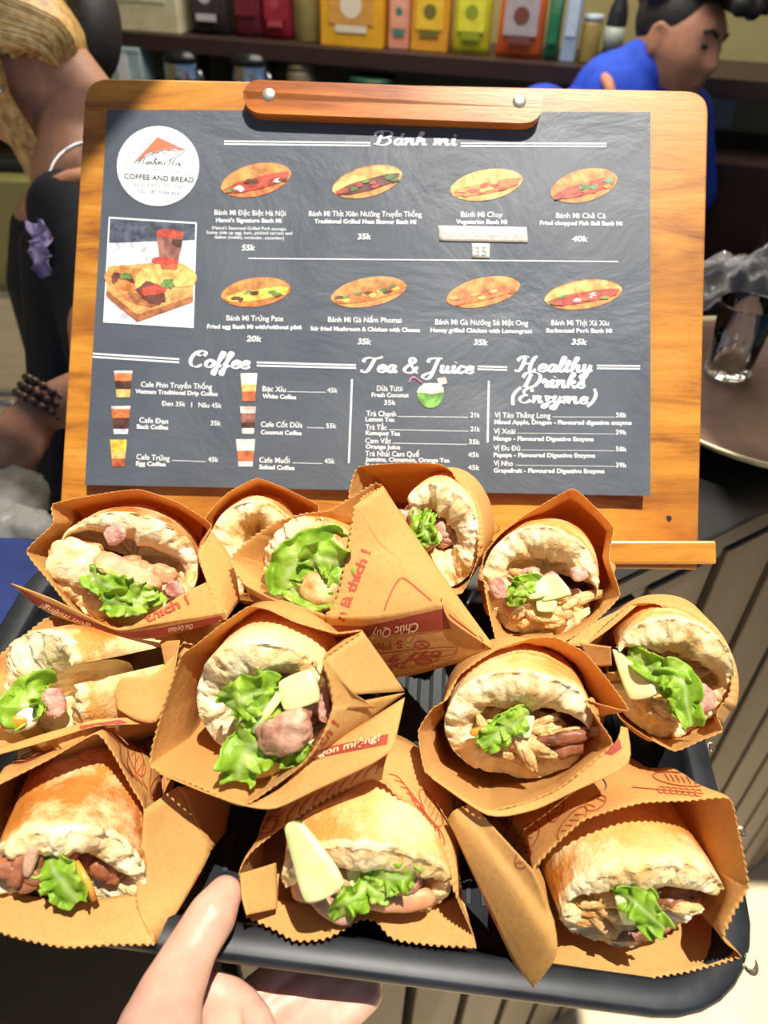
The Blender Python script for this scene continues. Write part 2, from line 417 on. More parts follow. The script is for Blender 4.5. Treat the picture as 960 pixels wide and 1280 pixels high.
def sheet(quad, nu=24, nv=14, curl=0, zig=(), crum=.001, seed=0, tri=None):
    """a paper flap through four corners (TL, TR, BR, BL); zig names edges cut in zigzag (0 top,1 right,2 bottom,3 left)"""
    A, B, C_, D_ = [UU(q) for q in quad]; V = []; Fc = []
    nu = max(nu, int((A - B).length / .0009)) if (0 in zig or 2 in zig) else nu
    nv = max(nv, int((A - D_).length / .0009)) if (1 in zig or 3 in zig) else nv
    nr = (B - A).cross(D_ - A).normalized(); 
    if nr.dot(cback) < 0: nr = -nr
    for j in range(nv + 1):
        for i in range(nu + 1):
            u, v = i / nu, j / nv
            p = A.lerp(B, u).lerp(D_.lerp(C_, u), v)
            p = p + nr * (curl * math.sin(PI * u) * math.sin(PI * v * .5 + .6) + crum * N3(p, 40, seed))
            if 0 in zig and j == 0: p = p + (A - D_).normalized() * (.0006 if i % 4 < 2 else -.0006)
            if 2 in zig and j == nv: p = p + (D_ - A).normalized() * (.0006 if i % 4 < 2 else -.0006)
            if 1 in zig and i == nu: p = p + (B - A).normalized() * (.001 if j % 4 < 2 else -.001)
            if 3 in zig and i == 0: p = p + (A - B).normalized() * (.001 if j % 4 < 2 else -.001)
            V.append(p)
    for j in range(nv):
        for i in range(nu):
            q = j * (nu + 1) + i; Fc.append((q, q + 1, q + nu + 2, q + nu + 1))
    return V, Fc
def finish_bag(name_label, mb, group='paper bags of the sandwiches', flaps=()):
    root = empty('paper_bag', name_label, 'paper bag', group)
    o = mb.build('bag_body', M['kraft'], root, True, recalc=False)
    s = o.modifiers.new('thick', 'SOLIDIFY'); s.thickness = .0004; s.offset = 0
    all_ = MB(); all_.add(mb.V, mb.F)
    for V, Fc in flaps:
        f = MB().add(V, Fc); all_.add(V, Fc)
        o = f.build('bag_flap', M['kraft'], root, True, recalc=False)
        s = o.modifiers.new('thick', 'SOLIDIFY'); s.thickness = .0005; s.offset = 0
    return root, BVHTree.FromPolygons(all_.V, all_.F)
# --- prints on paper
def cast(bvh, x, y, off=.0006):
    d = (U(x, y, 1) - CAMP).normalized()
    p, n, i, t = bvh.ray_cast(CAMP, d)
    if p is None: return None
    if n.dot(d) > 0: n = -n
    return p + n * off
_txt = {}
def glyphs(s, bold=0, shear=0):
    s = s.replace('Đ', 'Ð'); k = (s, bold, shear)
    if k in _txt: return _txt[k]
    cu = bpy.data.curves.new('t', 'FONT'); cu.body = s; cu.size = 1; cu.offset = bold; cu.shear = shear; cu.resolution_u = 3; cu.fill_mode = 'FRONT'
    o = bpy.data.objects.new('t', cu); COL.objects.link(o)
    me = bpy.data.meshes.new_from_object(o)
    V = [(v.co.x, v.co.y) for v in me.vertices]; Fc = [tuple(p.vertices) for p in me.polygons]
    bpy.data.objects.remove(o); bpy.data.curves.remove(cu); bpy.data.meshes.remove(me)
    x0 = min(v[0] for v in V); x1 = max(v[0] for v in V)
    V = [((x - x0) / (x1 - x0), y / .70) for x, y in V]          # cap height -> 1
    _txt[k] = (V, Fc); return V, Fc
def print_on(bvh, root, name, shapes, m, off=.0006):
    """shapes: list of (verts in frame coords, faces) laid on the paper"""
    mb = MB()
    for V, Fc in shapes:
        P = [cast(bvh, x, y, off) for x, y in V]
        Fk = [f for f in Fc if all(P[i] is not None and (P[i] - P[f[0]]).length < .03 for i in f)]
        mb.add([p if p is not None else TC for p in P], Fk)
    used = sorted({i for f in mb.F for i in f}); mp = {v: k for k, v in enumerate(used)}
    mb.V = [mb.V[i] for i in used]; mb.F = [tuple(mp[i] for i in f) for f in mb.F]
    if mb.F: return mb.build(name, m, root, False, recalc=False)
def tshape(s, bl, br, h, bold=.02, shear=0, updir=None):
    """text from bl to br (baseline), cap height h; updir overrides the upright direction"""
    V, Fc = glyphs(s, bold, shear)
    bx, by = br[0] - bl[0], br[1] - bl[1]; n = math.hypot(bx, by)
    ux, uy = updir if updir else (by / n, -bx / n)
    return [(bl[0] + bx * x + ux * h * y, bl[1] + by * x + uy * h * y) for x, y in V], Fc
def pstroke(pts, w, per=5, closed=False, width=None):
    P = [p.to_2d() for p in catmull([(x, y, 0) for x, y in pts], per, closed)]
    if closed: P.append(P[0])
    V = []; Fc = []
    for i, p in enumerate(P):
        t = (P[min(i + 1, len(P) - 1)] - P[max(i - 1, 0)]); t = t.normalized() if t.length > 1e-9 else Vector((1, 0))
        ww = w * (width(i / (len(P) - 1), t) if width else 1)
        V += [(p.x - t.y * ww / 2, p.y + t.x * ww / 2), (p.x + t.y * ww / 2, p.y - t.x * ww / 2)]
        if i: Fc.append((2 * i - 2, 2 * i - 1, 2 * i + 1, 2 * i))
    return V, Fc
def pquad(q, nu=24, nv=4):
    (ax, ay), (bx, by), (cx, cy), (dx, dy) = q; V = []; Fc = []
    for j in range(nv + 1):
        for i in range(nu + 1):
            u, v = i / nu, j / nv
            V.append((((ax + (bx - ax) * u) * (1 - v) + (dx + (cx - dx) * u) * v), ((ay + (by - ay) * u) * (1 - v) + (dy + (cy - dy) * u) * v)))
            if i < nu and j < nv: q0 = j * (nu + 1) + i; Fc.append((q0, q0 + 1, q0 + nu + 2, q0 + nu + 1))
    return V, Fc
# --- fillings
def leaf(root, path, width, ruf=.004, seed=0, name='lettuce_leaf', waves=7, m_='leaf'):
    P = catmull([UU(p) for p in path], 14); n = len(P); NW = 18; V = []; Fc = []; att = []
    for i, p in enumerate(P):
        t = (P[min(i + 1, n - 1)] - P[max(i - 1, 0)]).normalized()
        s = (t.cross(cback)).normalized(); nn = s.cross(t).normalized()
        q = i / (n - 1); w = width * 1.15 * (.35 + .65 * math.sin(PI * (.12 + .80 * q)) ** .7)
        for k in range(NW + 1):
            e = k / NW * 2 - 1; ae = abs(e)
            r = ruf * (ae ** 1.5 * (.7 * math.sin((waves * .45 * q + .9 * N3((q * 3, e, seed + 8), 1)) * 2 * PI + seed + (1.7 if e > 0 else 0)) + 1.6 * N3((q * 7, e * 2, seed), 1)) + .5 * N3((q * 4, e * 1.5, seed + 2), 1))
            v = p + s * (w * .5 * e * (1 + .25 * N3((q * 12, e, seed + 4), 1))) + nn * (r + .10 * width * (ae ** 2)) + t * (.9 * ruf * ae * N3((q * 10, e, seed + 6), 1))
            V.append(v); att.append(max(0, 1 - ae * 4.5) * (1 - .5 * q))
            if i < n - 1 and k < NW: z = i * (NW + 1) + k; Fc.append((z, z + 1, z + NW + 2, z + NW + 1))
    o = mesh(name, V, Fc, M[m_], root, attr={'rib': att})
    m = o.modifiers.new('thick', 'SOLIDIFY'); m.thickness = .0005; m.offset = 0
    return o
def blob(root, name, m, c, rx, ry, rz, rot=0, rough=.18, fs=60, seed=0, grain=0, tilt=0):
    """lumpy piece; rx, ry in the frame plane (metres), rz along the view"""
    bm = bmesh.new(); bmesh.ops.create_icosphere(bm, subdivisions=4, radius=1); C_ = c if isinstance(c, Vector) else UU(c); V = []
    ca, sa = math.cos(math.radians(rot)), math.sin(math.radians(rot))
    ex = cright * ca + cup * sa; ey = -cright * sa + cup * ca
    ez = (cback + cup * tilt).normalized()
    for v in bm.verts:
        d = v.co.copy(); sq = [math.copysign(abs(c_) ** .8, c_) for c_ in d]
        p = C_ + ex * rx * sq[0] + ey * ry * sq[1] + ez * rz * sq[2]
        k = rough * FB(p, fs, seed)
        if grain: k += grain * N3((d.x * 1.5, d.y * 11, d.z * 11), 1, seed)
        V.append(C_ + (p - C_) * (1 + k))
    Fc = [tuple(v.index for v in f.verts) for f in bm.faces]; bm.free()
    return mesh(name, V, Fc, m, root, attr={'crumb': [1.0] * len(V)} if m == M['bread'] else None)
def slab(root, name, mats, quad, thick, seed=0, skin=True):
    """flat slice through four frame points, rounded, with a skin edge"""
    P = [UU(q) for q in quad]; Q = catmull(P, 8, True, .55); n = len(Q)
    c = sum(Q, Vector()) / n; nr = (P[1] - P[0]).cross(P[3] - P[0]).normalized()
    if nr.dot(cback) < 0: nr = -nr
    prof = [(.93, .5), (1.0, .32), (1.0, -.32), (.93, -.5)]; V = []; Fc = []; mi = []
    rings = [(0.3, .5), (.65, .5)] + prof + [(.3, -.5)]
    for r, h in rings:
        for p in Q: w = c + (p - c) * r + nr * thick * h; V.append(w + nr * .0006 * N3(w, 90, seed))
    for j in range(len(rings) - 1):
        for i in range(n):
            Fc.append((j * n + i, j * n + (i + 1) % n, (j + 1) * n + (i + 1) % n, (j + 1) * n + i)); mi.append(1 if (j == 3 and skin and (i < n * .25 or n * .5 < i < n * .75)) else 0)
    Fc.append(tuple(range(n))); mi.append(0); Fc.append(tuple(range((len(rings) - 1) * n, len(rings) * n))[::-1]); mi.append(0)
    o = mesh(name, V, Fc, mats, root); o.data.polygons.foreach_set('material_index', mi)
    return o
def filler(root, fr, a, b, roll, gap, mB, mc, kinds, n, seed=0, depth=(.002, .016)):
    """pieces packed into the mouth between the two halves"""
    rnd = random.Random(seed); a *= fr.k; b *= fr.k; g = math.radians(gap); ro = math.radians(roll)
    for k in range(n):
        u = -.8 + 1.6 * (k + .5) / n + rnd.uniform(-.08, .08); v = rnd.uniform(-.75, .35) * math.sqrt(1 - u * u)
        x, z = mc + (1 - mc) * u * .95, mB * v
        X, Z = x * math.cos(g) - z * math.sin(g), x * math.sin(g) + z * math.cos(g)
        if abs(gap) > 90: X, Z = x * math.cos(g) + z * math.sin(g), x * math.sin(g) - z * math.cos(g)
        X, Z = X * a, Z * b; X, Z = X * math.cos(ro) - Z * math.sin(ro), X * math.sin(ro) + Z * math.cos(ro)
        w = fr.w(X, rnd.uniform(*depth), Z); nm, m, lx, ly, gr = kinds[k % len(kinds)]
        blob(root, nm, m, w, lx * rnd.uniform(.8, 1.2), ly * rnd.uniform(.8, 1.2), ly, rnd.uniform(-40, 40), .34, 120, seed + k, gr)
def shreds(root, name, m, pts, lx, ly, seed=0, ang=20):
    rnd = random.Random(seed)
    for k, p in enumerate(pts):
        p = (p[0], p[1], p[2] + .005)
        blob(root, name, m, p, lx * rnd.uniform(.7, 1.2), ly * rnd.uniform(.55, 1.0), ly * rnd.uniform(.6, 1.0), ang + rnd.uniform(-35, 35), .26, 130, seed + k, .22)

RIMD = lambda x, y: (TC - CAMP).dot(tn) / (U(x, y, 1) - CAMP).dot(tn)
if 0: print([RIMD(*q) for q in ((80, 1184), (20, 1172), (193, 1180), (369, 1176), (450, 1147), (545, 1181))])
def strip(top, bot, zig=False, crum=.0009, seed=0, nv=10):
    """a flap of paper between two edges given in frame coordinates and distance"""
    T = catmull([UU(p) for p in top], 24, False, .7); B = catmull([UU(p) for p in bot], 24, False, .7)
    def even(P, m):
        ln = [0]
        for i in range(1, len(P)): ln.append(ln[-1] + (P[i] - P[i - 1]).length)
        out = []; j = 0
        for k in range(m):
            t = ln[-1] * k / (m - 1)
            while j < len(P) - 2 and ln[j + 1] < t: j += 1
            out.append(P[j].lerp(P[j + 1], min(1, max(0, (t - ln[j]) / max(ln[j + 1] - ln[j], 1e-9)))))
        return out
    tot = sum((T[i + 1] - T[i]).length for i in range(len(T) - 1)); m = max(16, int(tot / (.0009 if zig else .004)))
    T, B = even(T, m), even(B, m); V = []; Fc = []
    for j in range(nv + 1):
        v = j / nv
        for i in range(m):
            p = T[i].lerp(B[i], v)
            if 0 < j: p = p + cback * crum * N3(p, 36, seed)
            if j == 0 and zig: p = p + (T[i] - B[i]).normalized() * (.0006 if i % 4 < 2 else -.0006)
            V.append(p)
            if j < nv and i < m - 1: q = j * m + i; Fc.append((q, q + 1, q + m + 1, q + m))
    return V, Fc
KG = 'kraft paper bags holding the sandwiches'
SG = 'filled baguettes in the paper bags'
def sandwich(label): return empty('filled_baguette', label, 'sandwich', SG)
def put(root, fr):
    pass
C2 = [M['cucumber'], M['cuke_skin']]
# ============ bottom row
# right
fr = Fr((803, 1134, .376), (720, 960, .464)); s = sandwich('large baguette with shredded chicken and small lettuce leaf, nearest the right corner of the tray')
bread(s, fr, .0415, .033, roll=-6, gap=-4, hw=13, L=.09, mB=0.34, mc=0.1, slz=-.16, jag=.006, seed=1, marg=.007, cav=.45)
filler(s, fr, .0415, .033, -6, -4, 0.34, 0.1, [('chicken_shred', M['chicken'], .011, .0032, .22), ('chicken_shred', M['chicken'], .011, .0032, .22), ('meat_piece', M['brown_meat'], .008, .005, .08)], 12, 1)
shreds(s, 'chicken_shred', M['chicken'], [(735, 1136, .376), (750, 1128, .374), (764, 1140, .373), (745, 1146, .375), (728, 1146, .377), (775, 1146, .376), (775, 1130, .377)], .0105, .0045, 3, -20)
blob(s, 'daikon_strip', M['daikon'], (848, 1138, .380), .008, .0022, .002, -35, seed=4); blob(s, 'daikon_strip', M['daikon'], (838, 1122, .382), .007, .0022, .002, -20, seed=5)
leaf(s, [(772, 1118, .374), (790, 1125, .368), (808, 1140, .364), (832, 1162, .362)], .012, .003, 1)
leaf(s, [(800, 1112, .374), (812, 1128, .367), (806, 1148, .365), (822, 1170, .363)], .009, .003, 4)
slab(s, 'cucumber_slice', C2, [(768, 1118, .373), (790, 1125, .371), (800, 1150, .370), (778, 1152, .371)], .004)
blob(s, 'brown_sauce_meat', M['brown_meat'], (798, 1166, .380), .012, .0028, .003, 8, .45, 130, 3)
rim = [(667, 1088, .377), (728, 1026, .386), (800, 1004, .390), (860, 1001, .390), (912, 998, .388), (924, 1042, .380), (936, 1108, .368), (918, 1140, .364), (904, 1174, .359), (926, 1196, .353, -0.036), (860, 1215, .352, -0.037), (790, 1226, .351, -0.037), (720, 1238, .350, -0.037), (660, 1244, .350, -0.04), (694, 1196, .357), (692, 1150, .366)]
fl = [strip([(667, 1089, .376), (692, 1150, .365), (695, 1196, .356), (660, 1243, .350, -0.04)], [(590, 1004, .405), (578, 1008, .405), (566, 1014, .404), (560, 1024, .404)], seed=2)]
r, b = finish_bag('large paper bag with bread and wheat drawings at the near right corner of the tray', bag(s, fr, rim, .112, ts=.9, backc=(0, 0, -.030), back=(1.0, .16), bx=(.0415, .033, -6, .09), seed=1), KG, fl)
dr = []
def loaf(cx, cy, rx, ry, rot, cuts=3):
    c, q = math.cos(math.radians(rot)), math.sin(math.radians(rot)); f = lambda x, y: (cx + x * c - y * q, cy + x * q + y * c)
    out = [pstroke([f(rx * math.cos(t * PI / 5), ry * math.sin(t * PI / 5)) for t in range(10)], 1.2, 4, True)]
    for k in range(cuts):
        x = rx * (-.5 + k / max(1, cuts - 1)); out.append(pstroke([f(x - 3, -ry * .5), f(x + 1, 0), f(x + 4, ry * .5)], 1.0))
    return out
def wheat(x, y, dx, dy, n=5):
    out = [pstroke([(x, y), (x + dx * .5 + dy * .05, y + dy * .5), (x + dx, y + dy)], 1.0)]; l = math.hypot(dx, dy); ux, uy = dx / l, dy / l
    for k in range(n):
        t = .35 + .6 * k / n
        for sg in (-1, 1):
            px, py = x + dx * t, y + dy * t
            out.append(pstroke([(px, py), (px + ux * 4 - uy * sg * 4, py + uy * 4 + ux * sg * 4), (px + ux * 9 - uy * sg * 3, py + uy * 9 + ux * sg * 3)], 1.0))
    return out
dr += loaf(695, 1012, 17, 9, -70, 3) + loaf(660, 1048, 22, 11, -55, 3) + loaf(716, 1030, 26, 9, -50, 4) + loaf(745, 1005, 14, 8, -30, 2) + wheat(640, 1040, -18, -24) + wheat(632, 1046, 8, -34) + wheat(790, 985, 90, 8, 7) + loaf(850, 975, 34, 8, 8, 6) + loaf(655, 1072, 14, 9, -60, 2)
[print_on(b, r, 'printed_drawing', [q_], M['ink']) for q_ in dr]
print_on(b, r, 'pen_line', [pstroke([(700, 1003), (722, 985), (732, 980)], 1.4), pstroke([(735, 975), (750, 972), (758, 982), (756, 988)], 1.4)], M['ink2'])
print_on(b, r, 'red_band', [pquad([(594, 1124), (606, 1121), (624, 1158), (613, 1160)])], M['band'])
# middle
fr = Fr((455, 1112, .373), (464, 922, .464)); s = sandwich('baguette with a long cucumber slice sticking out on its left, middle of the near row')
bread(s, fr, .0425, .035, roll=0, gap=187, hw=17, L=.09, mB=0.3, mc=0.1, slz=-.22, jag=.005, seed=2, marg=.005, cav=.45)
filler(s, fr, .0425, .035, 0, 187, 0.3, 0.1, [('pork_piece', M['pork'], .009, .006, .05), ('sausage_piece', M['sausage'], .009, .006, .05), ('pate_smear', M['pate'], .006, .0035, .0)], 12, 2)
slab(s, 'cucumber_slice', C2, [(357, 1035, .372), (378, 1030, .370), (430, 1104, .352), (384, 1127, .352)], .0035)
slab(s, 'cucumber_slice', C2, [(434, 1088, .376), (460, 1086, .376), (462, 1122, .371), (438, 1118, .371)], .0035, 2)
leaf(s, [(455, 1088, .376), (480, 1095, .369), (505, 1097, .367), (520, 1095, .372)], .014, .003, 3)
leaf(s, [(470, 1095, .373), (448, 1118, .366), (430, 1130, .363), (428, 1145, .364)], .012, .004, 6)
leaf(s, [(450, 1098, .374), (466, 1112, .367), (490, 1118, .366)], .010, .003, 9)
blob(s, 'pork_piece', M['pork'], (415, 1135, .369), .012, .005, .005, -30, seed=7); blob(s, 'pork_piece', M['sausage'], (500, 1122, .373), .018, .006, .006, 5, seed=8)
blob(s, 'pork_piece', M['pork'], (424, 1100, .376), .006, .006, .006, 5, seed=9)
rim = [(314, 1065, .386), (350, 1036, .392), (386, 1013, .396), (425, 990, .400), (461, 974, .402), (480, 979, .402), (496, 996, .399), (520, 1028, .394), (544, 1059, .387), (570, 1120, .370), (595, 1183, .351, -0.036), (545, 1181, .351, -0.036), (492, 1173, .352, -0.036), (470, 1150, .358, -0.036), (450, 1147, .358, -0.036), (430, 1160, .355, -0.036), (405, 1173, .352, -0.036), (369, 1176, .352, -0.036), (344, 1163, .354, -0.036), (307, 1145, .358, -0.036), (299, 1091, .375)]
fl = [      strip([(300, 1092, .374), (302, 1120, .366), (308, 1144, .358)], [(345, 1078, .384), (347, 1112, .376), (346, 1136, .368)], seed=8)]
RL = lambda x, y: (x, y, RIMD(x, y) - .006, 0, 1)
fl += [strip([RL(307, 1145), RL(344, 1163), RL(369, 1176), RL(405, 1174), RL(430, 1162), RL(450, 1150), RL(470, 1152), RL(492, 1174), RL(545, 1182), RL(595, 1184)], [(x, y, RIMD(x, y) - .0015, 0, 1) for x, y in ((316, 1110), (345, 1122), (372, 1130), (402, 1134), (430, 1135), (450, 1133), (470, 1133), (492, 1134), (540, 1130), (578, 1118))], True, .0006, 4)]
r, b = finish_bag('paper bag in the middle of the near row, zigzag lip peaked over the bread', bag(s, fr, rim, .112, ts=.92, backc=(0, 0, -.030), back=(1.0, .16), bx=(.0425, .035, 0, .09), seed=2), KG, fl)
dr = []
for k in range(9): dr.append(pstroke([(325 + k * 16, 1050 - k * 8.5), (330 + k * 16, 1034 - k * 8.4), (342 + k * 16, 1020 - k * 8.2)], 1.2)); dr.append(pstroke([(486 + k * 7, 968 + k * 8), (497 + k * 6.5, 972 + k * 8), (507 + k * 6, 984 + k * 8), (515 + k * 5, 1000 + k * 7)], 1.2))
dr += loaf(336, 1032, 14, 8, -40, 2) + wheat(470, 968, 10, -24) + loaf(538, 1010, 26, 8, 60, 4)
[print_on(b, r, 'printed_drawing', [q_], M['ink']) for q_ in dr]
# left
fr = Fr((85, 1096, .372), (130, 932, .464)); s = sandwich('baguette with saucy brown meat and carrot, at the near left end of the tray')
bread(s, fr, .037, .031, roll=-18, gap=183, hw=15, L=.09, mB=0.34, mc=0.12, slz=-.22, jag=.006, seed=3, marg=.006, cav=.45)
filler(s, fr, .037, .031, -18, 183, 0.34, 0.12, [('meat_piece', M['brown_meat'], .008, .005, .08), ('meat_piece', M['brown_meat'], .008, .005, .08), ('pate_smear', M['pate'], .006, .0035, .0)], 12, 3)
leaf(s, [(62, 1062, .376), (68, 1085, .366), (80, 1105, .362), (97, 1128, .360)], .017, .003, 2)
for k, p in enumerate([(30, 1075, .370), (22, 1092, .368), (45, 1068, .374), (40, 1090, .370), (14, 1083, .370), (35, 1102, .370)]): blob(s, 'meat_piece', M['brown_meat'], p, .007, .0045, .005, 50 + 30 * k, .3, 90, k, .1)
blob(s, 'meat_piece', M['pork'], (38, 1076, .367), .003, .009, .003, -15, seed=2)
for k, p in enumerate([((88, 1075), (108, 1118)), ((95, 1078), (118, 1124))]):
    MB().tube([UU((*p[0], .372)), U((p[0][0] + p[1][0]) / 2 + 2, (p[0][1] + p[1][1]) / 2, .365), UU((*p[1], .362))], .0018, 6).build('carrot_strip', M['carrot'], s, True)
slab(s, 'cucumber_slice', C2, [(55, 1066, .377), (86, 1072, .375), (92, 1100, .370), (66, 1098, .370)], .003, 5)
rim = [(-30, 990, .388), (0, 980, .392), (60, 950, .398), (120, 917, .404), (140, 940, .401), (165, 985, .395), (180, 1012, .389), (176, 1070, .377), (171, 1130, .364), (193, 1180, RIMD(193, 1180) - .006, 0, 1), (140, 1180, .351, -0.032), (80, 1184, .352, -0.032), (20, 1172, .355, -0.032), (-30, 1155, .358, -0.03), (-50, 1070, .375)]
fl = [strip([(180, 1012, .388), (176, 1070, .376), (171, 1130, .363), (193, 1180, RIMD(193, 1180) - .006, 0, 1)], [(222, 983, .402), (243, 1020, .396), (264, 1063, .386), (198, 1179, .352)], seed=1), strip([(222, 983, .402), (264, 1063, .386)], [(292, 985, .43), (282, 1040, .41)], seed=6)]
RL = lambda x, y: (x, y, RIMD(x, y) - .006, 0, 1)
fl += [strip([RL(-30, 1155), RL(20, 1172), RL(80, 1184), RL(140, 1181), RL(193, 1181)], [(x, y, RIMD(x, y) - .0015, 0, 1) for x, y in ((-30, 1105), (30, 1118), (85, 1128), (135, 1122), (174, 1115))], True, .0006, 4)]
r, b = finish_bag('paper bag with red line drawing at the near left end of the tray', bag(s, fr, rim, .112, ts=.92, backc=(0, 0, -.030), back=(1.0, .16), bx=(.037, .031, -18, .09), seed=3), KG, fl)
dr = []
for k in range(6): dr.append(pstroke([(132 + k * 12, 914 + k * 4), (148 + k * 10, 930 + k * 6), (150 + k * 9, 950 + k * 8), (165 + k * 6, 972 + k * 5)], 1.3))
dr += loaf(170, 950, 22, 8, 70, 3) + loaf(196, 985, 16, 8, 110, 2) + loaf(40, 945, 24, 5, -24, 4)
[print_on(b, r, 'printed_drawing', [q_], M['ink']) for q_ in dr]
print_on(b, r, 'red_band', [pquad([(228, 1130), (247, 1092), (250, 1094), (232, 1132)])], M['band'])
# ============ middle row
fr = Fr((330, 885, .415), (378, 800, .505), k=.93); s = sandwich('wide open baguette with frilly lettuce, cucumber and a grey pork chunk, centre of the tray')
bread(s, fr, .0385, .0395, roll=15, gap=-18, hw=13, L=.088, mB=0.44, mc=0.28, slx=-.05, slz=-.05, jag=.004, seed=4, marg=.004, cav=.4)
filler(s, fr, .0385, .0395, 15, -18, 0.44, 0.28, [('pork_piece', M['pork'], .009, .006, .05), ('pate_smear', M['pate'], .006, .0035, .0), ('daikon_strip', M['daikon'], .010, .003, .05)], 9, 4)
slab(s, 'cucumber_slice', C2, [(350, 853, .410), (388, 838, .410), (399, 876, .402), (357, 888, .402)], .004, 3)
leaf(s, [(345, 860, .414), (322, 866, .402), (300, 876, .398), (286, 884, .400)], .018, .004, 5)
leaf(s, [(352, 872, .412), (335, 880, .400), (312, 890, .399)], .012, .003, 8)
leaf(s, [(352, 905, .410), (325, 925, .398), (305, 945, .393), (297, 976, .391)], .021, .006, 7, waves=9)
leaf(s, [(340, 930, .405), (362, 940, .396), (385, 928, .397)], .013, .005, 3)
MB().tube([UU((350, 868, .404)), UU((336, 888, .398)), UU((318, 914, .396))], .0022, 8).build('lettuce_stem', M['cucumber'], s, True)
blob(s, 'pork_chunk', M['pork'], (358, 914, .397), .0140, .0098, .009, 20, .30, 120, 2)
blob(s, 'pate_smear', M['pate'], (403, 880, .410), 0.0034, 0.0102, 0.0024, 5, .3, 120, 5)
blob(s, 'omelette_piece', M['omelette'], (338, 950, .405), .016, .007, .004, 12, .2, 80, 6)
rim = [(226, 821, .420), (244, 807, .424), (275, 782, .430), (311, 758, .436), (335, 762, .436), (370, 778, .433), (420, 792, .428), (453, 789, .424), (428, 806, .412), (403, 825, .401), (412, 852, .398), (416, 884, .395), (402, 922, .391), (378, 955, .388), (340, 985, .385), (302, 1007, .381), (240, 980, .390), (187, 957, .399), (202, 890, .411)]
fl = [strip([(403, 825, .402), (453, 789, .424)], [(442, 868, .402), (506, 864, .428)], seed=2), strip([(403, 825, .402), (442, 868, .402)], [(417, 888, .398), (470, 884, .410)], seed=3, crum=.0004),
      strip([(416, 884, .396), (402, 922, .391), (378, 955, .388), (340, 985, .385)], [(506, 866, .426), (470, 892, .416), (432, 920, .406), (385, 952, .395)], seed=4),
      strip([(198, 963, .393), (260, 990, .389), (303, 1007, .384), (350, 986, .389), (385, 951, .395), (432, 918, .405), (506, 872, .418)], [(199, 967, .388), (255, 990, .384), (310, 1008, .380), (345, 1010, .379), (400, 985, .382), (468, 953, .387), (492, 935, .394)], seed=5)]
r, b = finish_bag('paper bag in the tray centre with a red stripe on its lower flap', bag(s, fr, rim, .112, backc=(0, 0, -0.03),  ts=.88, bx=(.0385, .0395, 15, .088), seed=4), KG, fl)
print_on(b, r, 'red_band', [pquad([(393, 938), (486, 918), (484, 931), (384, 951)])], M['band'])
print_on(b, r, 'printed_lettering', [tshape('ngon miệng!', (392, 949), (478, 926), 8, .012, .3)], M['cream_ink'], .0013)
print_on(b, r, 'printed_lettering', [tshape('thích !', (386, 953), (424, 905), 11, .03)], M['ink'])
# centre right
fr = Fr((648, 910, .42), (644, 846, .515), k=.93); s = sandwich('baguette packed with pale shredded chicken, right of the tray centre')
bread(s, fr, .0405, .034, roll=4, gap=-14, hw=13, L=.088, mB=0.36, mc=0.22, slz=-.32, jag=.005, seed=5, marg=.004, cav=.42)
filler(s, fr, .0405, .0365, 4, -14, 0.36, 0.22, [('chicken_shred', M['chicken'], .011, .0032, .22), ('chicken_shred', M['chicken'], .011, .0032, .22), ('chicken_shred', M['chicken'], .011, .0032, .22), ('meat_piece', M['brown_meat'], .008, .005, .08)], 12, 5)
shreds(s, 'chicken_shred', M['chicken'], [(620, 930, .413), (640, 925, .411), (655, 938, .410), (668, 930, .413), (690, 925, .415), (610, 918, .416), (676, 940, .415), (628, 942, .414), (648, 944, .415)], .010, .0042, 5, -35)
leaf(s, [(652, 892, .418), (636, 905, .409), (618, 920, .405), (600, 932, .404)], .012, .003, 3)
leaf(s, [(662, 892, .418), (645, 902, .408), (625, 912, .406)], .011, .003, 9)
blob(s, 'daikon_strip', M['daikon'], (630, 903, .416), .006, .003, .003, 30, seed=2); slab(s, 'cucumber_slice', C2, [(652, 898, .416), (668, 896, .416), (662, 922, .411), (645, 920, .411)], .003, 2)
blob(s, 'carrot_piece', M['carrot'], (600, 914, .414), .005, .0022, .002, 10, seed=2); blob(s, 'brown_sauce_meat', M['brown_meat'], (708, 922, .420), .013, .0032, .003, 10, .45, 130, 8)
rim = [(523, 914, .416), (540, 886, .421), (560, 873, .425), (575, 843, .434), (620, 812, .444), (664, 798, .45), (694, 797, .45), (730, 815, .446), (760, 850, .438), (786, 888, .424), (752, 881, .418), (731, 875, .416), (748, 900, .409), (766, 930, .401), (735, 957, .398), (700, 985, .395), (660, 1003, .391), (606, 1014, .388), (565, 988, .396), (531, 964, .401)]
fl = [strip([(538, 968, .399), (606, 1013, .387), (660, 1004, .390), (704, 984, .395), (768, 930, .401), (776, 908, .410)], [(540, 973, .396), (610, 1019, .384), (665, 1013, .386), (720, 988, .390), (785, 955, .396), (784, 910, .410)], seed=5)]
r, b = finish_bag('paper bag right of the tray centre with a small red mark', bag(s, fr, rim, .112, backc=(0, 0, -0.04),  ts=.9, bx=(.0405, .034, 4, .088), seed=5), KG, fl)
print_on(b, r, 'red_band', [pquad([(756, 942), (774, 924), (777, 936), (765, 944)])], M['band'])
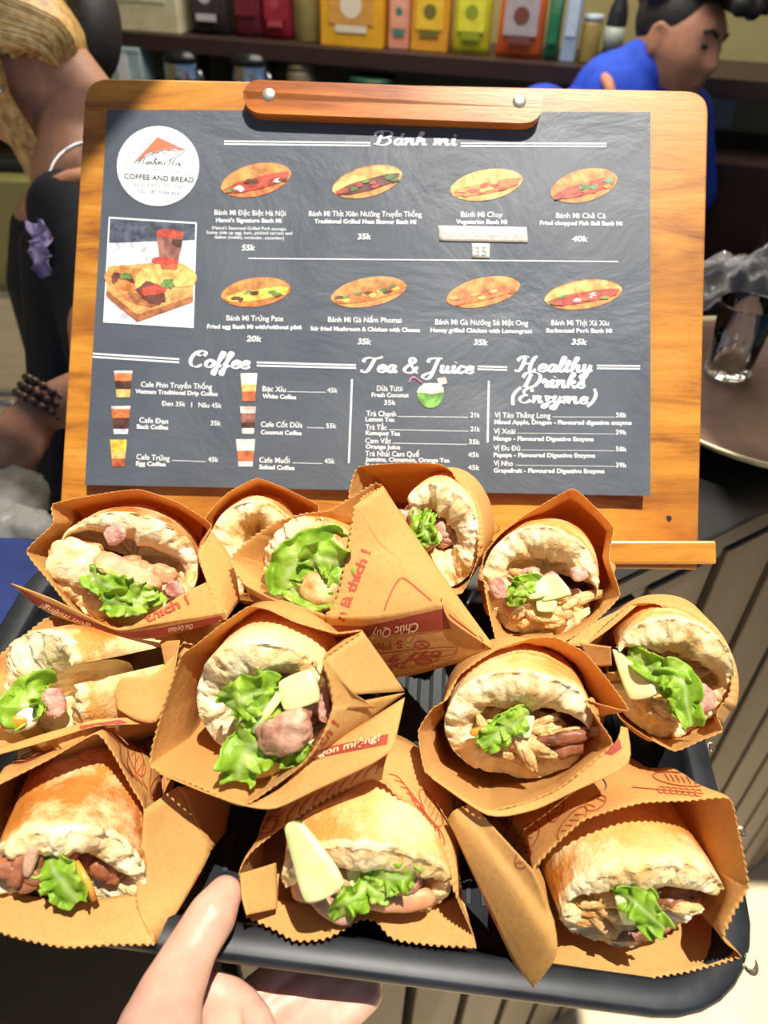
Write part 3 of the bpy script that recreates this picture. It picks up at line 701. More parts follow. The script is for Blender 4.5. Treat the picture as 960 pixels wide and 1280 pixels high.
# far right
fr = Fr((838, 848, .446), (812, 800, .535), k=.93); s = sandwich('baguette with a drooping lettuce leaf and cucumber, at the far right edge of the tray')
bread(s, fr, .0350, .0360, roll=-22, gap=196, hw=20, L=.086, mB=0.38, mc=0.15, slz=-.22, jag=.005, seed=6, marg=.004, cav=.4)
filler(s, fr, .0350, .0375, -22, 196, 0.38, 0.15, [('chicken_shred', M['chicken'], .011, .0032, .22), ('pate_smear', M['pate'], .006, .0035, .0)], 9, 6)
slab(s, 'cucumber_slice', C2, [(766, 812, .450), (788, 826, .444), (824, 866, .434), (788, 874, .438)], .004, 4)
leaf(s, [(795, 822, .448), (818, 836, .436), (842, 842, .433), (856, 858, .430), (858, 880, .428), (864, 908, .427)], .014, .004, 1)
leaf(s, [(822, 850, .440), (840, 852, .432), (850, 872, .430), (852, 892, .430)], .014, .004, 5)
leaf(s, [(785, 815, .452), (805, 826, .440), (828, 834, .438)], .010, .002, 8)
shreds(s, 'chicken_shred', M['chicken'], [(815, 882, .440), (832, 888, .438), (805, 878, .442), (845, 880, .440), (825, 896, .438)], .008, .004, 2, -20)
blob(s, 'pate_smear', M['pate'], (878, 872, .441), 0.0059, 0.0076, 0.0024, 30, .3, 120, 3)
rim = [(738, 800, .452), (785, 757, .464), (818, 754, .472), (868, 780, .470), (900, 813, .462), (914, 832, .455), (912, 865, .445), (896, 892, .438), (903, 914, .428), (875, 926, .425), (843, 939, .422), (805, 919, .428), (775, 897, .435), (752, 850, .447)]
fl = [strip([(705, 806, .452), (745, 777, .46), (785, 757, .465)], [(730, 808, .450), (762, 786, .458), (796, 757, .464)], seed=4), strip([(724, 803, .442), (764, 809, .440)], [(742, 834, .446), (765, 832, .444)], seed=6)]
r, b = finish_bag('paper bag at the far right edge of the tray, tilted to the right', bag(s, fr, rim, .11, backc=(0, 0, -0.034),  ts=.9, bx=(.0350, .0360, -22, .086), seed=6), KG, fl)
# left
fr = Fr((52, 868, .432), (250, 822, .50), 'd', .97); s = sandwich('baguette lying sideways with frilly lettuce and carrot, left edge of the tray')
bread(s, fr, .036, .036, roll=0, gap=30, hw=9, L=.13, mB=0.24, mc=0.25, slx=.25, jag=.005, seed=7, marg=.006, cav=.3)
leaf(s, [(60, 860, .43), (40, 868, .416), (30, 885, .412), (42, 900, .411)], .020, .006, 4, waves=8)
leaf(s, [(52, 850, .43), (36, 866, .418), (28, 880, .414)], .014, .005, 7)
blob(s, 'pate_smear', M['pate'], (66, 880, .417), 0.0068, 0.0076, 0.0030, 10, .3, 110, 4); blob(s, 'carrot_piece', M['carrot'], (8, 902, .412), .012, .004, .004, 5, .12, 80, 2); blob(s, 'daikon_piece', M['daikon'], (22, 896, .414), .010, .008, .004, 10, .12, 80, 2)
rim = [(-40, 850, .445), (0, 818, .456), (57, 773, .475), (90, 766, .482), (150, 778, .48), (205, 790, .475), (222, 830, .455), (205, 872, .438), (160, 898, .424), (100, 907, .418), (40, 925, .412), (-10, 937, .408), (-50, 905, .42)]
fl = [strip([(143, 868, .418), (152, 847, .420), (190, 844, .426), (222, 815, .440)], [(146, 886, .416), (170, 900, .415), (196, 902, .418), (212, 860, .43)], seed=3), strip([(-12, 939, .404), (60, 916, .409), (120, 900, .414), (165, 897, .418)], [(-12, 946, .402), (60, 926, .406), (120, 908, .411), (180, 905, .418)], seed=2), strip([(200, 802, .45), (225, 800, .44)], [(212, 860, .432), (205, 905, .42)], seed=9)]
r, b = finish_bag('paper bag lying sideways at the left edge of the tray with a round cut flap', bag(s, fr, rim, .11, backc=(0, 0, -.012),  ts=.95, bx=(.036, .036, 0, .13), seed=7), KG, fl)
print_on(b, r, 'red_band', [pquad([(100, 908), (150, 900), (160, 904), (100, 912)])], M['band'])
# ============ top row
fr = Fr((157, 712, .475), (186, 682, .57), k=.94); s = sandwich('baguette with a thick slice of pinkish sausage, at the top left of the pile')
bread(s, fr, .0435, .0355, roll=-12, gap=170, hw=7, L=.086, mB=0.52, mc=0.12, jag=.004, seed=8, marg=.002, cav=.35)
filler(s, fr, .0435, .0355, -12, 170, 0.52, 0.12, [('sausage_piece', M['sausage'], .009, .006, .05), ('pate_smear', M['pate'], .006, .0035, .0)], 9, 8)
blob(s, 'crumb_lump', M['bread'], (94, 704, .477), .016, .013, .007, -20, .3, 90, 2)
slab(s, 'sausage_slice', [M['sausage'], M['sausage']], [(118, 700, .472), (140, 692, .474), (200, 724, .468), (196, 738, .462), (128, 718, .464)], .009, 3, False)
leaf(s, [(114, 716, .470), (130, 730, .460), (155, 737, .457), (170, 735, .459)], .014, .004, 3)
leaf(s, [(200, 738, .466), (175, 748, .457), (150, 752, .455), (128, 752, .458)], .015, .004, 6)
leaf(s, [(150, 738, .464), (170, 742, .459), (198, 740, .459)], .009, .002, 2)
blob(s, 'pate_smear', M['pate'], (145, 668, .474), 0.0059, 0.0051, 0.0024, 20, .3, 130, 5); blob(s, 'pate_smear', M['pate'], (218, 738, .469), 0.0051, 0.0059, 0.0024, 60, .3, 130, 6); blob(s, 'pate_smear', M['pate'], (122, 736, .466), 0.0051, 0.0068, 0.0024, 60, .3, 130, 7)
rim = [(66, 630, .485), (128, 617, .494), (175, 612, .497), (222, 628, .494), (264, 656, .488), (247, 692, .470), (262, 735, .455), (283, 774, .443), (236, 778, .447), (190, 784, .450), (148, 789, .452), (108, 778, .456), (80, 750, .462), (60, 725, .465), (33, 689, .468), (66, 655, .478)]
fl = [strip([(14, 729, .458), (64, 748, .455), (107, 769, .450), (147, 787, .446), (195, 779, .444), (281, 765, .441)], [(40, 752, .464), (66, 768, .461), (112, 785, .455), (150, 799, .451), (205, 796, .449), (283, 774, .443)], seed=5), strip([(247, 692, .470), (262, 735, .456), (283, 774, .443)], [(262, 660, .490), (290, 700, .482), (300, 750, .47)], seed=8), strip([(236, 738, .457), (262, 726, .458)], [(160, 786, .450), (280, 768, .444)], seed=2, crum=.0003)]
r, b = finish_bag('paper bag at the top left of the pile, dark red stripe along its front flap', bag(s, fr, rim, .11, backc=(0, 0, -.012),  ts=.88, bx=(.0435, .0355, -12, .086), seed=8), KG, fl)
print_on(b, r, 'red_band', [pquad([(24, 735), (106, 773), (112, 784), (42, 753)]), pquad([(106, 773), (150, 791), (152, 798), (112, 784)]), pquad([(150, 791), (196, 785), (204, 794), (152, 798)]), pquad([(196, 785), (277, 769), (280, 775), (204, 794)])], M['band'])
print_on(b, r, 'printed_lettering', [tshape('thích !', (184, 779), (238, 754), 11, .03)], M['ink'], .0012)
print_on(b, r, 'printed_lettering', [tshape('Chúc Quý khách', (241, 778), (166, 791), 6, .01, .35, (.1, 1)), tshape('ngon miệng!', (120, 782), (52, 752), 6, .01, .35, (-.4, .9))], M['cream_ink'], .0013)
# behind: only the crust dome shows
fr = Fr((318, 692, .515), (327, 664, .60), k=.955); s = sandwich('baguette half hidden at the back, only its golden top showing under the board')
bread(s, fr, .031, .034, roll=0, gap=-90, hw=18, L=.09, mB=0.3, mc=0.2, slz=.3, jag=.005, seed=9, marg=.006, cav=.3)
blob(s, 'pork_piece', M['pork'], (318, 705, .512), .012, .006, .006, 0, seed=3)
rim = [(256, 648, .535), (285, 616, .542), (321, 598, .546), (355, 610, .544), (397, 631, .538), (396, 648, .53), (372, 715, .512), (320, 752, .495), (278, 742, .492), (250, 694, .505)]
r, b = finish_bag('paper bag half hidden at the back, rounded lip against the board bottom', bag(s, fr, rim, .105, backc=(0, 0, -.012), ts=.92, bx=(.031, .034, 0, .09), seed=9), KG)
# centre, printed panel
fr = Fr((372, 712, .467), (500, 735, .545), 'd', .945); s = sandwich('baguette with a big dark green lettuce leaf in its mouth, upper middle of the pile')
bread(s, fr, .036, .033, roll=25, gap=-32, hw=15, L=.086, mB=0.36, mc=0.3, slx=0, jag=.004, seed=10, marg=.002, cav=.3)
filler(s, fr, .036, .033, 25, -32, 0.36, 0.3, [('pate_smear', M['pate'], .006, .0035, .0), ('chicken_shred', M['chicken'], .011, .0032, .22)], 9, 10)
leaf(s, [(430, 690, .462), (405, 684, .452), (375, 698, .449), (358, 722, .449), (362, 735, .450)], .022, .004, 2)
leaf(s, [(432, 722, .454), (418, 702, .446), (396, 700, .444), (388, 708, .446)], .018, .004, 5)
leaf(s, [(356, 728, .455), (372, 742, .448), (395, 752, .446), (418, 748, .446)], .010, .003, 8)
leaf(s, [(424, 690, .454), (427, 715, .447), (420, 740, .446)], .012, .003, 4)
blob(s, 'grilled_chicken_piece', M['chicken'], (398, 734, .449), .011, .009, .006, -15, .14, 80, 3); blob(s, 'carrot_piece', M['carrot'], (338, 718, .462), .005, .002, .002, -30, seed=3); blob(s, 'pate_smear', M['brown_meat'], (333, 724, .462), .003, .003, .002, -30, seed=4)
rim = [(287, 699, .474), (312, 674, .480), (345, 652, .486), (380, 642, .489), (411, 638, .491), (445, 618, .494), (468, 604, .494), (478, 608, .490), (452, 622, .472), (440, 655, .456), (431, 702, .448), (421, 745, .443), (406, 771, .440), (350, 753, .448), (306, 731, .458)]
fl = [strip([(443, 633, .458), (438, 665, .452), (431, 702, .446), (421, 745, .441), (406, 771, .437)], [(446, 634, .459), (473, 679, .458), (495, 697, .456), (553, 746, .448), (553, 770, .446)], True, .0005, 2, 14),
      strip([(443, 632, .460), (473, 679, .459), (495, 697, .457), (553, 748, .450), (616, 810, .446)], [(479, 608, .480), (510, 656, .476), (540, 700, .471), (580, 757, .46), (617, 808, .447)], False, .0005, 3),
      strip([(406, 769, .436), (460, 769, .431), (510, 762, .430), (553, 752, .430)], [(430, 838, .468), (500, 846, .468), (560, 832, .458), (616, 813, .447)], False, .0006, 4, 16),
      strip([(306, 731, .456), (350, 752, .446), (406, 769, .437)], [(312, 747, .462), (350, 772, .457), (412, 792, .448)], False, .0006, 5), strip([(553, 752, .430), (562, 775, .432), (616, 812, .446)], [(552, 746, .449), (580, 772, .449), (617, 809, .447)], False, .0003, 6)]
r, b = finish_bag('paper bag with large red lettering facing out, upper middle of the pile', bag(s, fr, rim, .112, backc=(0, 0, -.02),  ts=.9, bx=(.036, .033, 25, .086), seed=10), KG, fl)
print_on(b, r, 'red_band', [pquad([(454, 783), (553, 760), (564, 785), (459, 795)]), pquad([(312, 741), (350, 763), (352, 773), (314, 748)], 12, 3), pquad([(350, 763), (406, 781), (412, 790), (352, 773)], 12, 3), pquad([(406, 781), (454, 783), (458, 794), (412, 790)], 12, 3)], M['band'])
print_on(b, r, 'printed_lettering', [tshape('Chúc Quý', (522, 776), (463, 787), 11, .012, .25, (.1, 1))], M['cream_ink'], .0013)
print_on(b, r, 'printed_lettering', [tshape('n là thích !', (430, 776), (463, 690), 12, .035), tshape('5 Phố', (503, 800), (461, 806), 9, .035, 0, (.1, 1)), tshape('097 9', (552, 812), (484, 820), 8, .035, .1, (.1, 1)), tshape('Zalo', (510, 826), (478, 832), 7, .03, .1, (.1, 1)),
    pstroke([(527 + 9 * math.cos(k * PI / 5), 805 + 4.5 * math.sin(k * PI / 5)) for k in range(10)], 2.2, 4, True), pstroke([(529 + 10 * math.cos(k * PI / 5), 826 + 3.5 * math.sin(k * PI / 5)) for k in range(10)], 2.2, 4, True), pstroke([(526, 804), (529, 806)], 2.5)], M['ink'])
print_on(b, r, 'printed_frame_line', [pstroke([(480, 763), (487, 745), (494, 731), (502, 723), (513, 729), (539, 751)], 2.0), pstroke([(561, 768), (592, 792), (602, 800), (605, 810)], 2.0), pstroke([(470, 817), (520, 811), (566, 808), (571, 812), (566, 817), (540, 822)], 1.0)], M['ink'])
# behind right of it
fr = Fr((546, 672, .505), (578, 634, .60), k=.955); s = sandwich('baguette opening to the left with a curl of lettuce, upright behind the lettered bag')
bread(s, fr, .0275, .036, roll=8, gap=155, hw=24, L=.09, mB=0.36, mc=0.3, jag=.005, seed=11, marg=.003, cav=.3)
filler(s, fr, .0275, .036, 8, 155, 0.36, 0.3, [('pork_piece', M['pork'], .009, .006, .05), ('pate_smear', M['pate'], .006, .0035, .0)], 9, 11)
leaf(s, [(528, 640, .500), (526, 655, .490), (534, 668, .487), (538, 680, .488)], .012, .004, 2); leaf(s, [(538, 640, .50), (534, 652, .49), (530, 664, .488)], .008, .003, 5)
blob(s, 'meat_piece', M['pork'], (518, 650, .497), .004, .009, .005, 10, .2, 90, 4); slab(s, 'cucumber_slice', C2, [(535, 672, .494), (548, 664, .497), (553, 674, .496), (540, 686, .493)], .003, 4)
rim = [(447, 584, .522), (500, 579, .527), (549, 580, .53), (565, 590, .53), (580, 622, .523), (596, 656, .510), (597, 698, .496), (577, 742, .484), (540, 738, .482), (480, 700, .490), (440, 645, .505), (436, 617, .512)]
r, b = finish_bag('paper bag with a square cut lip standing highest at the back of the pile', bag(s, fr, rim, .105, backc=(0, 0, -0.02), ts=.9, bx=(.0275, .036, 8, .09), seed=11), KG)
# right
fr = Fr((675, 730, .486), (688, 692, .585), k=.955); s = sandwich('baguette with cucumber slices and shredded chicken, upper right of the pile')
bread(s, fr, .0365, .0355, roll=0, gap=-17, hw=10, L=.086, mB=0.4, mc=0.2, slz=.12, jag=.004, seed=12, marg=.004, cav=.4)
filler(s, fr, .0365, .0355, 0, -17, 0.4, 0.2, [('chicken_shred', M['chicken'], .011, .0032, .22), ('pate_smear', M['pate'], .006, .0035, .0), ('chicken_shred', M['chicken'], .011, .0032, .22)], 9, 12)
slab(s, 'cucumber_slice', C2, [(684, 720, .482), (700, 722, .480), (714, 743, .474), (678, 752, .474)], .0035, 2); slab(s, 'cucumber_slice', C2, [(658, 730, .480), (684, 722, .482), (682, 745, .473), (662, 750, .473)], .0035, 5); slab(s, 'cucumber_slice', C2, [(672, 748, .476), (696, 752, .474), (692, 765, .471), (672, 764, .471)], .003, 6)
leaf(s, [(672, 728, .480), (656, 730, .473), (646, 742, .470), (642, 758, .470)], .011, .003, 3); leaf(s, [(660, 732, .477), (650, 736, .471), (640, 734, .472)], .008, .003, 6)
shreds(s, 'chicken_shred', M['chicken'], [(652, 765, .474), (668, 770, .472), (684, 772, .472), (700, 765, .474), (712, 755, .476), (660, 776, .473), (645, 772, .476), (692, 778, .474)], .0085, .004, 8, 0)
blob(s, 'pate_smear', M['pate'], (624, 736, .482), 0.0051, 0.0059, 0.0024, 20, .35, 130, 5); blob(s, 'pate_smear', M['pate'], (724, 718, .484), 0.0051, 0.0043, 0.0024, 20, .35, 130, 6); blob(s, 'pate_smear', M['pate'], (640, 758, .479), 0.0051, 0.0068, 0.0024, 20, .3, 130, 8)
rim = [(605, 692, .496), (625, 668, .506), (656, 644, .514), (715, 611, .526), (745, 635, .522), (767, 660, .512), (761, 698, .494), (775, 744, .474), (745, 776, .464), (708, 801, .455), (665, 813, .450), (626, 814, .452), (612, 770, .466), (603, 715, .486)]
r, b = finish_bag('paper bag at the upper right of the pile, tall pointed lip under the menu sheet', bag(s, fr, rim, .11, backc=(0, 0, -.012),  ts=.9, bx=(.0365, .0355, 0, .086), seed=12), KG)
# ------------------------------------------------------------------ menu board
BO = U(480, 400, .600)
b1, b2, b3 = U(72, 690, .598), U(873, 690, .588), U(107, 98, .612)
bx = (b2 - b1).normalized(); bn = bx.cross(b3 - b1).normalized()
if bn.dot(cback) < 0: bn = -bn
by = bn.cross(bx).normalized()
BO = b1
def onb(x, y, h=0.0):
    d = U(x, y, 1) - CAMP; t = (BO + bn * h - CAMP).dot(bn) / d.dot(bn); return CAMP + d * t
def sheet_h(p):
    """how far the paper stands off the board"""
    v = (p - BO).dot(by); u = (p - BO).dot(bx)
    low = max(0, 1 - v / .34)
    return .0012 + .012 * low ** 1.6 * (.55 + .45 * min(1, max(0, u / .45))) + .0012 * math.sin(u * 26 + 1) * low + .0016 * N3((u * 14, v * 14, 3), 1) * (.3 + low)
def onp(x, y, off=0.0):
    p = onb(x, y)
    for _ in range(4): p = onb(x, y, sheet_h(p) + off)
    return p
def bpt(p, h): return p + bn * h
def rounded(pts, rads, per=6):
    out = []; n = len(pts)
    for i in range(n):
        a, b, c = Vector(pts[i - 1]), Vector(pts[i]), Vector(pts[(i + 1) % n]); r = rads[i]
        if r <= 0: out.append(b); continue
        p, q = b + (a - b).normalized() * r, b + (c - b).normalized() * r
        for k in range(per + 1):
            t = k / per; out.append(p.lerp(b, t).lerp(b.lerp(q, t), t))
    return out
root = empty('menu_board', 'varnished wooden menu clipboard leaning upright behind the sandwiches', 'menu board')
pl = rounded([onb(107, 97), onb(886, 114), onb(872, 712), onb(71, 700)], [.020, .018, 0, 0])
MB().prism([bpt(p, -.016) for p in pl], bn * .016).build('backboard', M['board'], root, False, .0015)
lg = [onb(60, 681), onb(874, 680), onb(873, 702), onb(60, 690)]
lt = MB(); lt.box((onb(470, 690) + bn * .011), bx * ((onb(874, 690) - onb(62, 690)).length / 2), by * .0085, bn * .013)
lt.build('bottom_ledge', M['board'], root, False, .0015)
MB().tube([onb(836, 648, -.001), onb(836, 648, .0006)], .0022, 10).build('nail_hole', M['blackink'], root)
# rear prop leg so that the board stands
pt = onb(470, 160, -.016); ft = onb(470, 715) - bn * .016; foot = Vector((pt.x, pt.y + .07, ft.z + .004))
MB().tube([pt, pt.lerp(foot, .5), foot], .008, 8).build('rear_prop', M['bar'], root)
cb = empty('clamp_bar', 'orange-brown wooden clamp bar with two screws across the top of the menu board', 'clamp bar')
q = [onb(304, 99, .011), onb(679, 113, .011), onb(679, 155, .011), onb(304, 141, .011)]
MB().prism([p - bn * .0096 for p in rounded(q, [.014, .004, .018, .016])], bn * .0096).build('bar_body', M['bar'], cb, False, .0016)
for x, y in ((336, 119), (649, 127)): MB().lathe(onb(x, y, .0105), bn, [(.0052, 0), (.0052, .0008), (.0044, .0014), (.002, .0018)], 20).build('screw_head', M['screw'], cb, True)
# ------------------------------------------------------------------ menu sheet
ms = empty('menu_sheet', 'black printed menu sheet with white lettering clamped to the wooden board', 'menu')
def panelV(c, nu, nv, off):
    V = []; Fc = []
    (ax, ay), (bx_, by_), (cx, cy), (dx, dy) = c
    for j in range(nv + 1):
        for i in range(nu + 1):
            u, v = i / nu, j / nv
            V.append(onp((ax + (bx_ - ax) * u) * (1 - v) + (dx + (cx - dx) * u) * v, (ay + (by_ - ay) * u) * (1 - v) + (dy + (cy - dy) * u) * v, off))
            if i < nu and j < nv: q_ = j * (nu + 1) + i; Fc.append((q_, q_ + 1, q_ + nu + 2, q_ + nu + 1))
    return V, Fc
V, Fc = panelV([(134, 137), (813, 140), (813, 620), (106, 606)], 70, 50, 0)
o = mesh('printed_sheet', V, Fc, M['sheet'], ms); sm = o.modifiers.new('t', 'SOLIDIFY'); sm.thickness = .0003; sm.offset = -1; o.modifiers.new('edge', 'EDGE_SPLIT').split_angle = math.radians(50)
def flat(shapes, name, m, off=.00035):
    mb = MB()
    for Vv, Ff in shapes: mb.add([onp(x, y, off) for x, y in Vv], Ff)
    return mb.build(name, m, ms, False, recalc=False)
def T(s, xl, yl, xr, yr, h, bold=.012, shear=0): return tshape(s, (xl, yl), (xr, yr), h, bold, shear)
def line(x0, y0, x1, y1, w): return pquad([(x0, y0 - w / 2), (x1, y1 - w / 2), (x1, y1 + w / 2), (x0, y0 + w / 2)], 60, 1)
def vline(x0, y0, x1, y1, w): return pquad([(x0 - w / 2, y0), (x0 + w / 2, y0), (x1 + w / 2, y1), (x1 - w / 2, y1)], 1, 30)
def item(vn, en, price, *more):
    sh = [T(vn[0], vn[1], vn[2], vn[3], vn[4], 6.6, .012), T(en[0], en[1], en[2], en[3], en[4], 5.2, .03)]
    if price: sh.append(T(*price, .03 if price[5] > 6.2 else .012, .12 if price[5] > 6.2 else 0))
    flat(sh + list(more), 'item_lettering', M['white'])
item(('Bánh Mì Đặc Biệt Hà Nội', 268, 268.5, 357, 270), ("Hanoi's Signature Banh Mi", 270, 277.5, 352, 278.5), ('55k', 302, 313, 319, 313, 7),
     T("(Hanoi's Seasoned Grilled Pork sausage,", 265, 286.5, 358, 288, 4), T('Sunny side up egg, ham, pickled carrots and', 258, 292.3, 365, 293.5, 4), T('daikon (radish), coriander, cucumber)', 268, 298, 355, 299.5, 4))
item(('Bánh Mì Thịt Xiên Nướng Truyền Thống', 386, 270, 527, 271), ('Traditional Grilled Meat Skewer Banh Mi', 393, 279, 520, 280), ('35k', 447, 299, 464, 299, 7))
item(('Bánh Mì Chay', 576, 271, 628, 271.5), ('Vegetarian Banh Mi', 570, 279.5, 634, 280), None)
item(('Bánh Mì Chả Cá', 695, 272.5, 757, 273), ('Fried chopped Fish Ball Banh Mi', 675, 281, 778, 282), ('40k', 715, 302, 735, 302, 7))
item(('Bánh Mì Trứng Pate', 283, 400.5, 354, 401.5), ('Fried egg Banh Mi with/without pâté', 259, 410.5, 377, 411.5), ('20k', 308, 426.5, 327, 427, 7))
item(('Bánh Mì Gà Nấm Phomai', 410, 402.5, 502, 403.5), ('Stir fried Mushroom & Chicken with Cheese', 388, 413, 525, 415), ('35k', 447, 430, 464, 430.5, 7))
item(('Bánh Mì Gà Nướng Sả Mật Ong', 544, 405.5, 660, 407), ('Honey grilled Chicken with Lemongrass', 538, 415, 665, 416.5), ('35k', 592, 431, 610, 431.5, 7))
item(('Bánh Mì Thịt Xá Xíu', 689, 406.5, 761, 407), ('Barbecued Pork Banh Mi', 683, 415.5, 765, 416), ('35k', 714, 430.5, 734, 431, 7))
item(('Cafe Phin Truyền Thống', 176, 483.5, 265, 486.5), ('Vietnam Traditional Drip Coffee', 169, 491.5, 272, 495), None, T('Đen 35k   I   Nâu 45k', 202, 507, 277, 510, 6))
item(('Cafe Đen', 174, 528, 210, 530), ('Back Coffee', 171, 535.5, 210, 537), ('35k', 263, 531.5, 276, 532, 6))
item(('Cafe Trứng', 170.5, 574, 212, 576), ('Egg Coffee', 170, 581.5, 207, 583), ('45k', 260, 577, 273, 577.5, 6), line(215, 575.5, 257, 577, .7))
item(('Bạc Xỉu', 328, 489, 357, 490), ('White Coffee', 328, 497.5, 370, 499), ('45k', 409, 490.5, 422, 491, 6), line(359, 489.5, 407, 490.5, .7))
item(('Cafe Cốt Dừa', 326, 533.5, 378, 534.5), ('Coconut Coffee', 326, 542.5, 377, 544), ('55k', 407.5, 535, 420.5, 535.5, 6), line(384, 534.5, 405, 535, .7))
item(('Cafe Muối', 324, 578, 362, 579), ('Salted Coffee', 324, 586, 368, 587.5), ('45k', 405.5, 579, 418.5, 579.5, 6), line(366, 578.5, 403, 579.5, .7))
item(('Dừa Tươi', 471, 488.5, 503, 489), ('Fresh Coconut', 464.5, 496, 511, 496.5), ('35k', 480, 506, 495, 506, 6))
item(('Trà Chanh', 458, 520, 495, 520.5), ('Lemon Tea', 457, 526.5, 493, 527), ('21k', 588, 521.5, 600, 522, 6), line(497, 520.5, 585, 521.5, .7))
item(('Trà Tắc', 457, 537, 483.5, 537.5), ('Kumquat Tea', 457, 543.5, 500, 544.5), ('21k', 588, 539, 600, 539.5, 6), line(486, 537, 585, 539, .7))
item(('Cam Vắt', 456.6, 554, 488.7, 554.5), ('Orange Juice', 457, 560.5, 500, 561.5), ('35k', 586, 555, 600, 555.5, 6), line(491, 554, 584, 555.5, .7))
item(('Trà Nhài Cam Quế', 456.6, 570, 524, 571), ('Jasmine, Cinnamon, Orange Tea', 456.6, 576.5, 562, 578), ('45k', 585, 571, 599.5, 571.5, 6))
item(('Trà Dưa Hấu', 456.6, 586, 500, 587), ('Watermelon Tea Honey', 500, 592, 570, 593), ('45k', 585, 587, 599.5, 587.5, 6))
item(('Vị Táo Thăng Long', 618, 522, 688, 522.5), ('Mixed Apple, Dragon - Flavoured digestive enzyme', 618, 530, 789.5, 531), ('58k', 770, 521.5, 783.5, 522, 6), line(690, 521, 768, 521.5, .6))
item(('Vị Xoài', 617, 542, 644, 542.5), ('Mango - Flavoured Digestive Enzyme', 617, 550.5, 742, 551.5), ('39k', 769.5, 543, 783.5, 543.5, 6), line(646, 541.5, 768, 542.5, .6))
item(('Vị Đu Đủ', 617, 563, 650, 563.5), ('Papaya - Flavoured Digestive Enzyme', 617, 571, 744, 572), ('58k', 769.5, 564, 783.5, 564.5, 6), line(652, 562.5, 768, 563.5, .6))
item(('Vị Nho', 617, 582, 641, 582.5), ('Grapefruit - Flavoured Digestive Enzyme', 617, 590.5, 755.5, 591.5), ('39k', 769.5, 584, 783.5, 584.5, 6), line(644, 581.5, 768, 583, .6))
# rules
flat([line(280, 176.5, 463, 178.5, 2.0), line(280, 180, 463, 182, 2.0), line(576, 179, 758, 179.5, 2.0), line(576, 182.5, 758, 183, 2.0), line(310, 323, 773, 327, 1.3),
      line(116, 442, 224, 449, 2.2), line(116, 446, 224, 453, 2.2), line(321, 453, 445, 456.5, 2.2), line(321, 457, 445, 460, 2.2), line(597, 458, 634, 459, 2.0), line(597, 461.5, 634, 462.5, 2.0), line(746, 457, 800, 457.5, 2.0), line(746, 460.5, 800, 461, 2.0),
      vline(440, 474, 436, 579, 2.2), vline(611, 476, 609.5, 553, 2.2)], 'ruled_lines', M['white'])
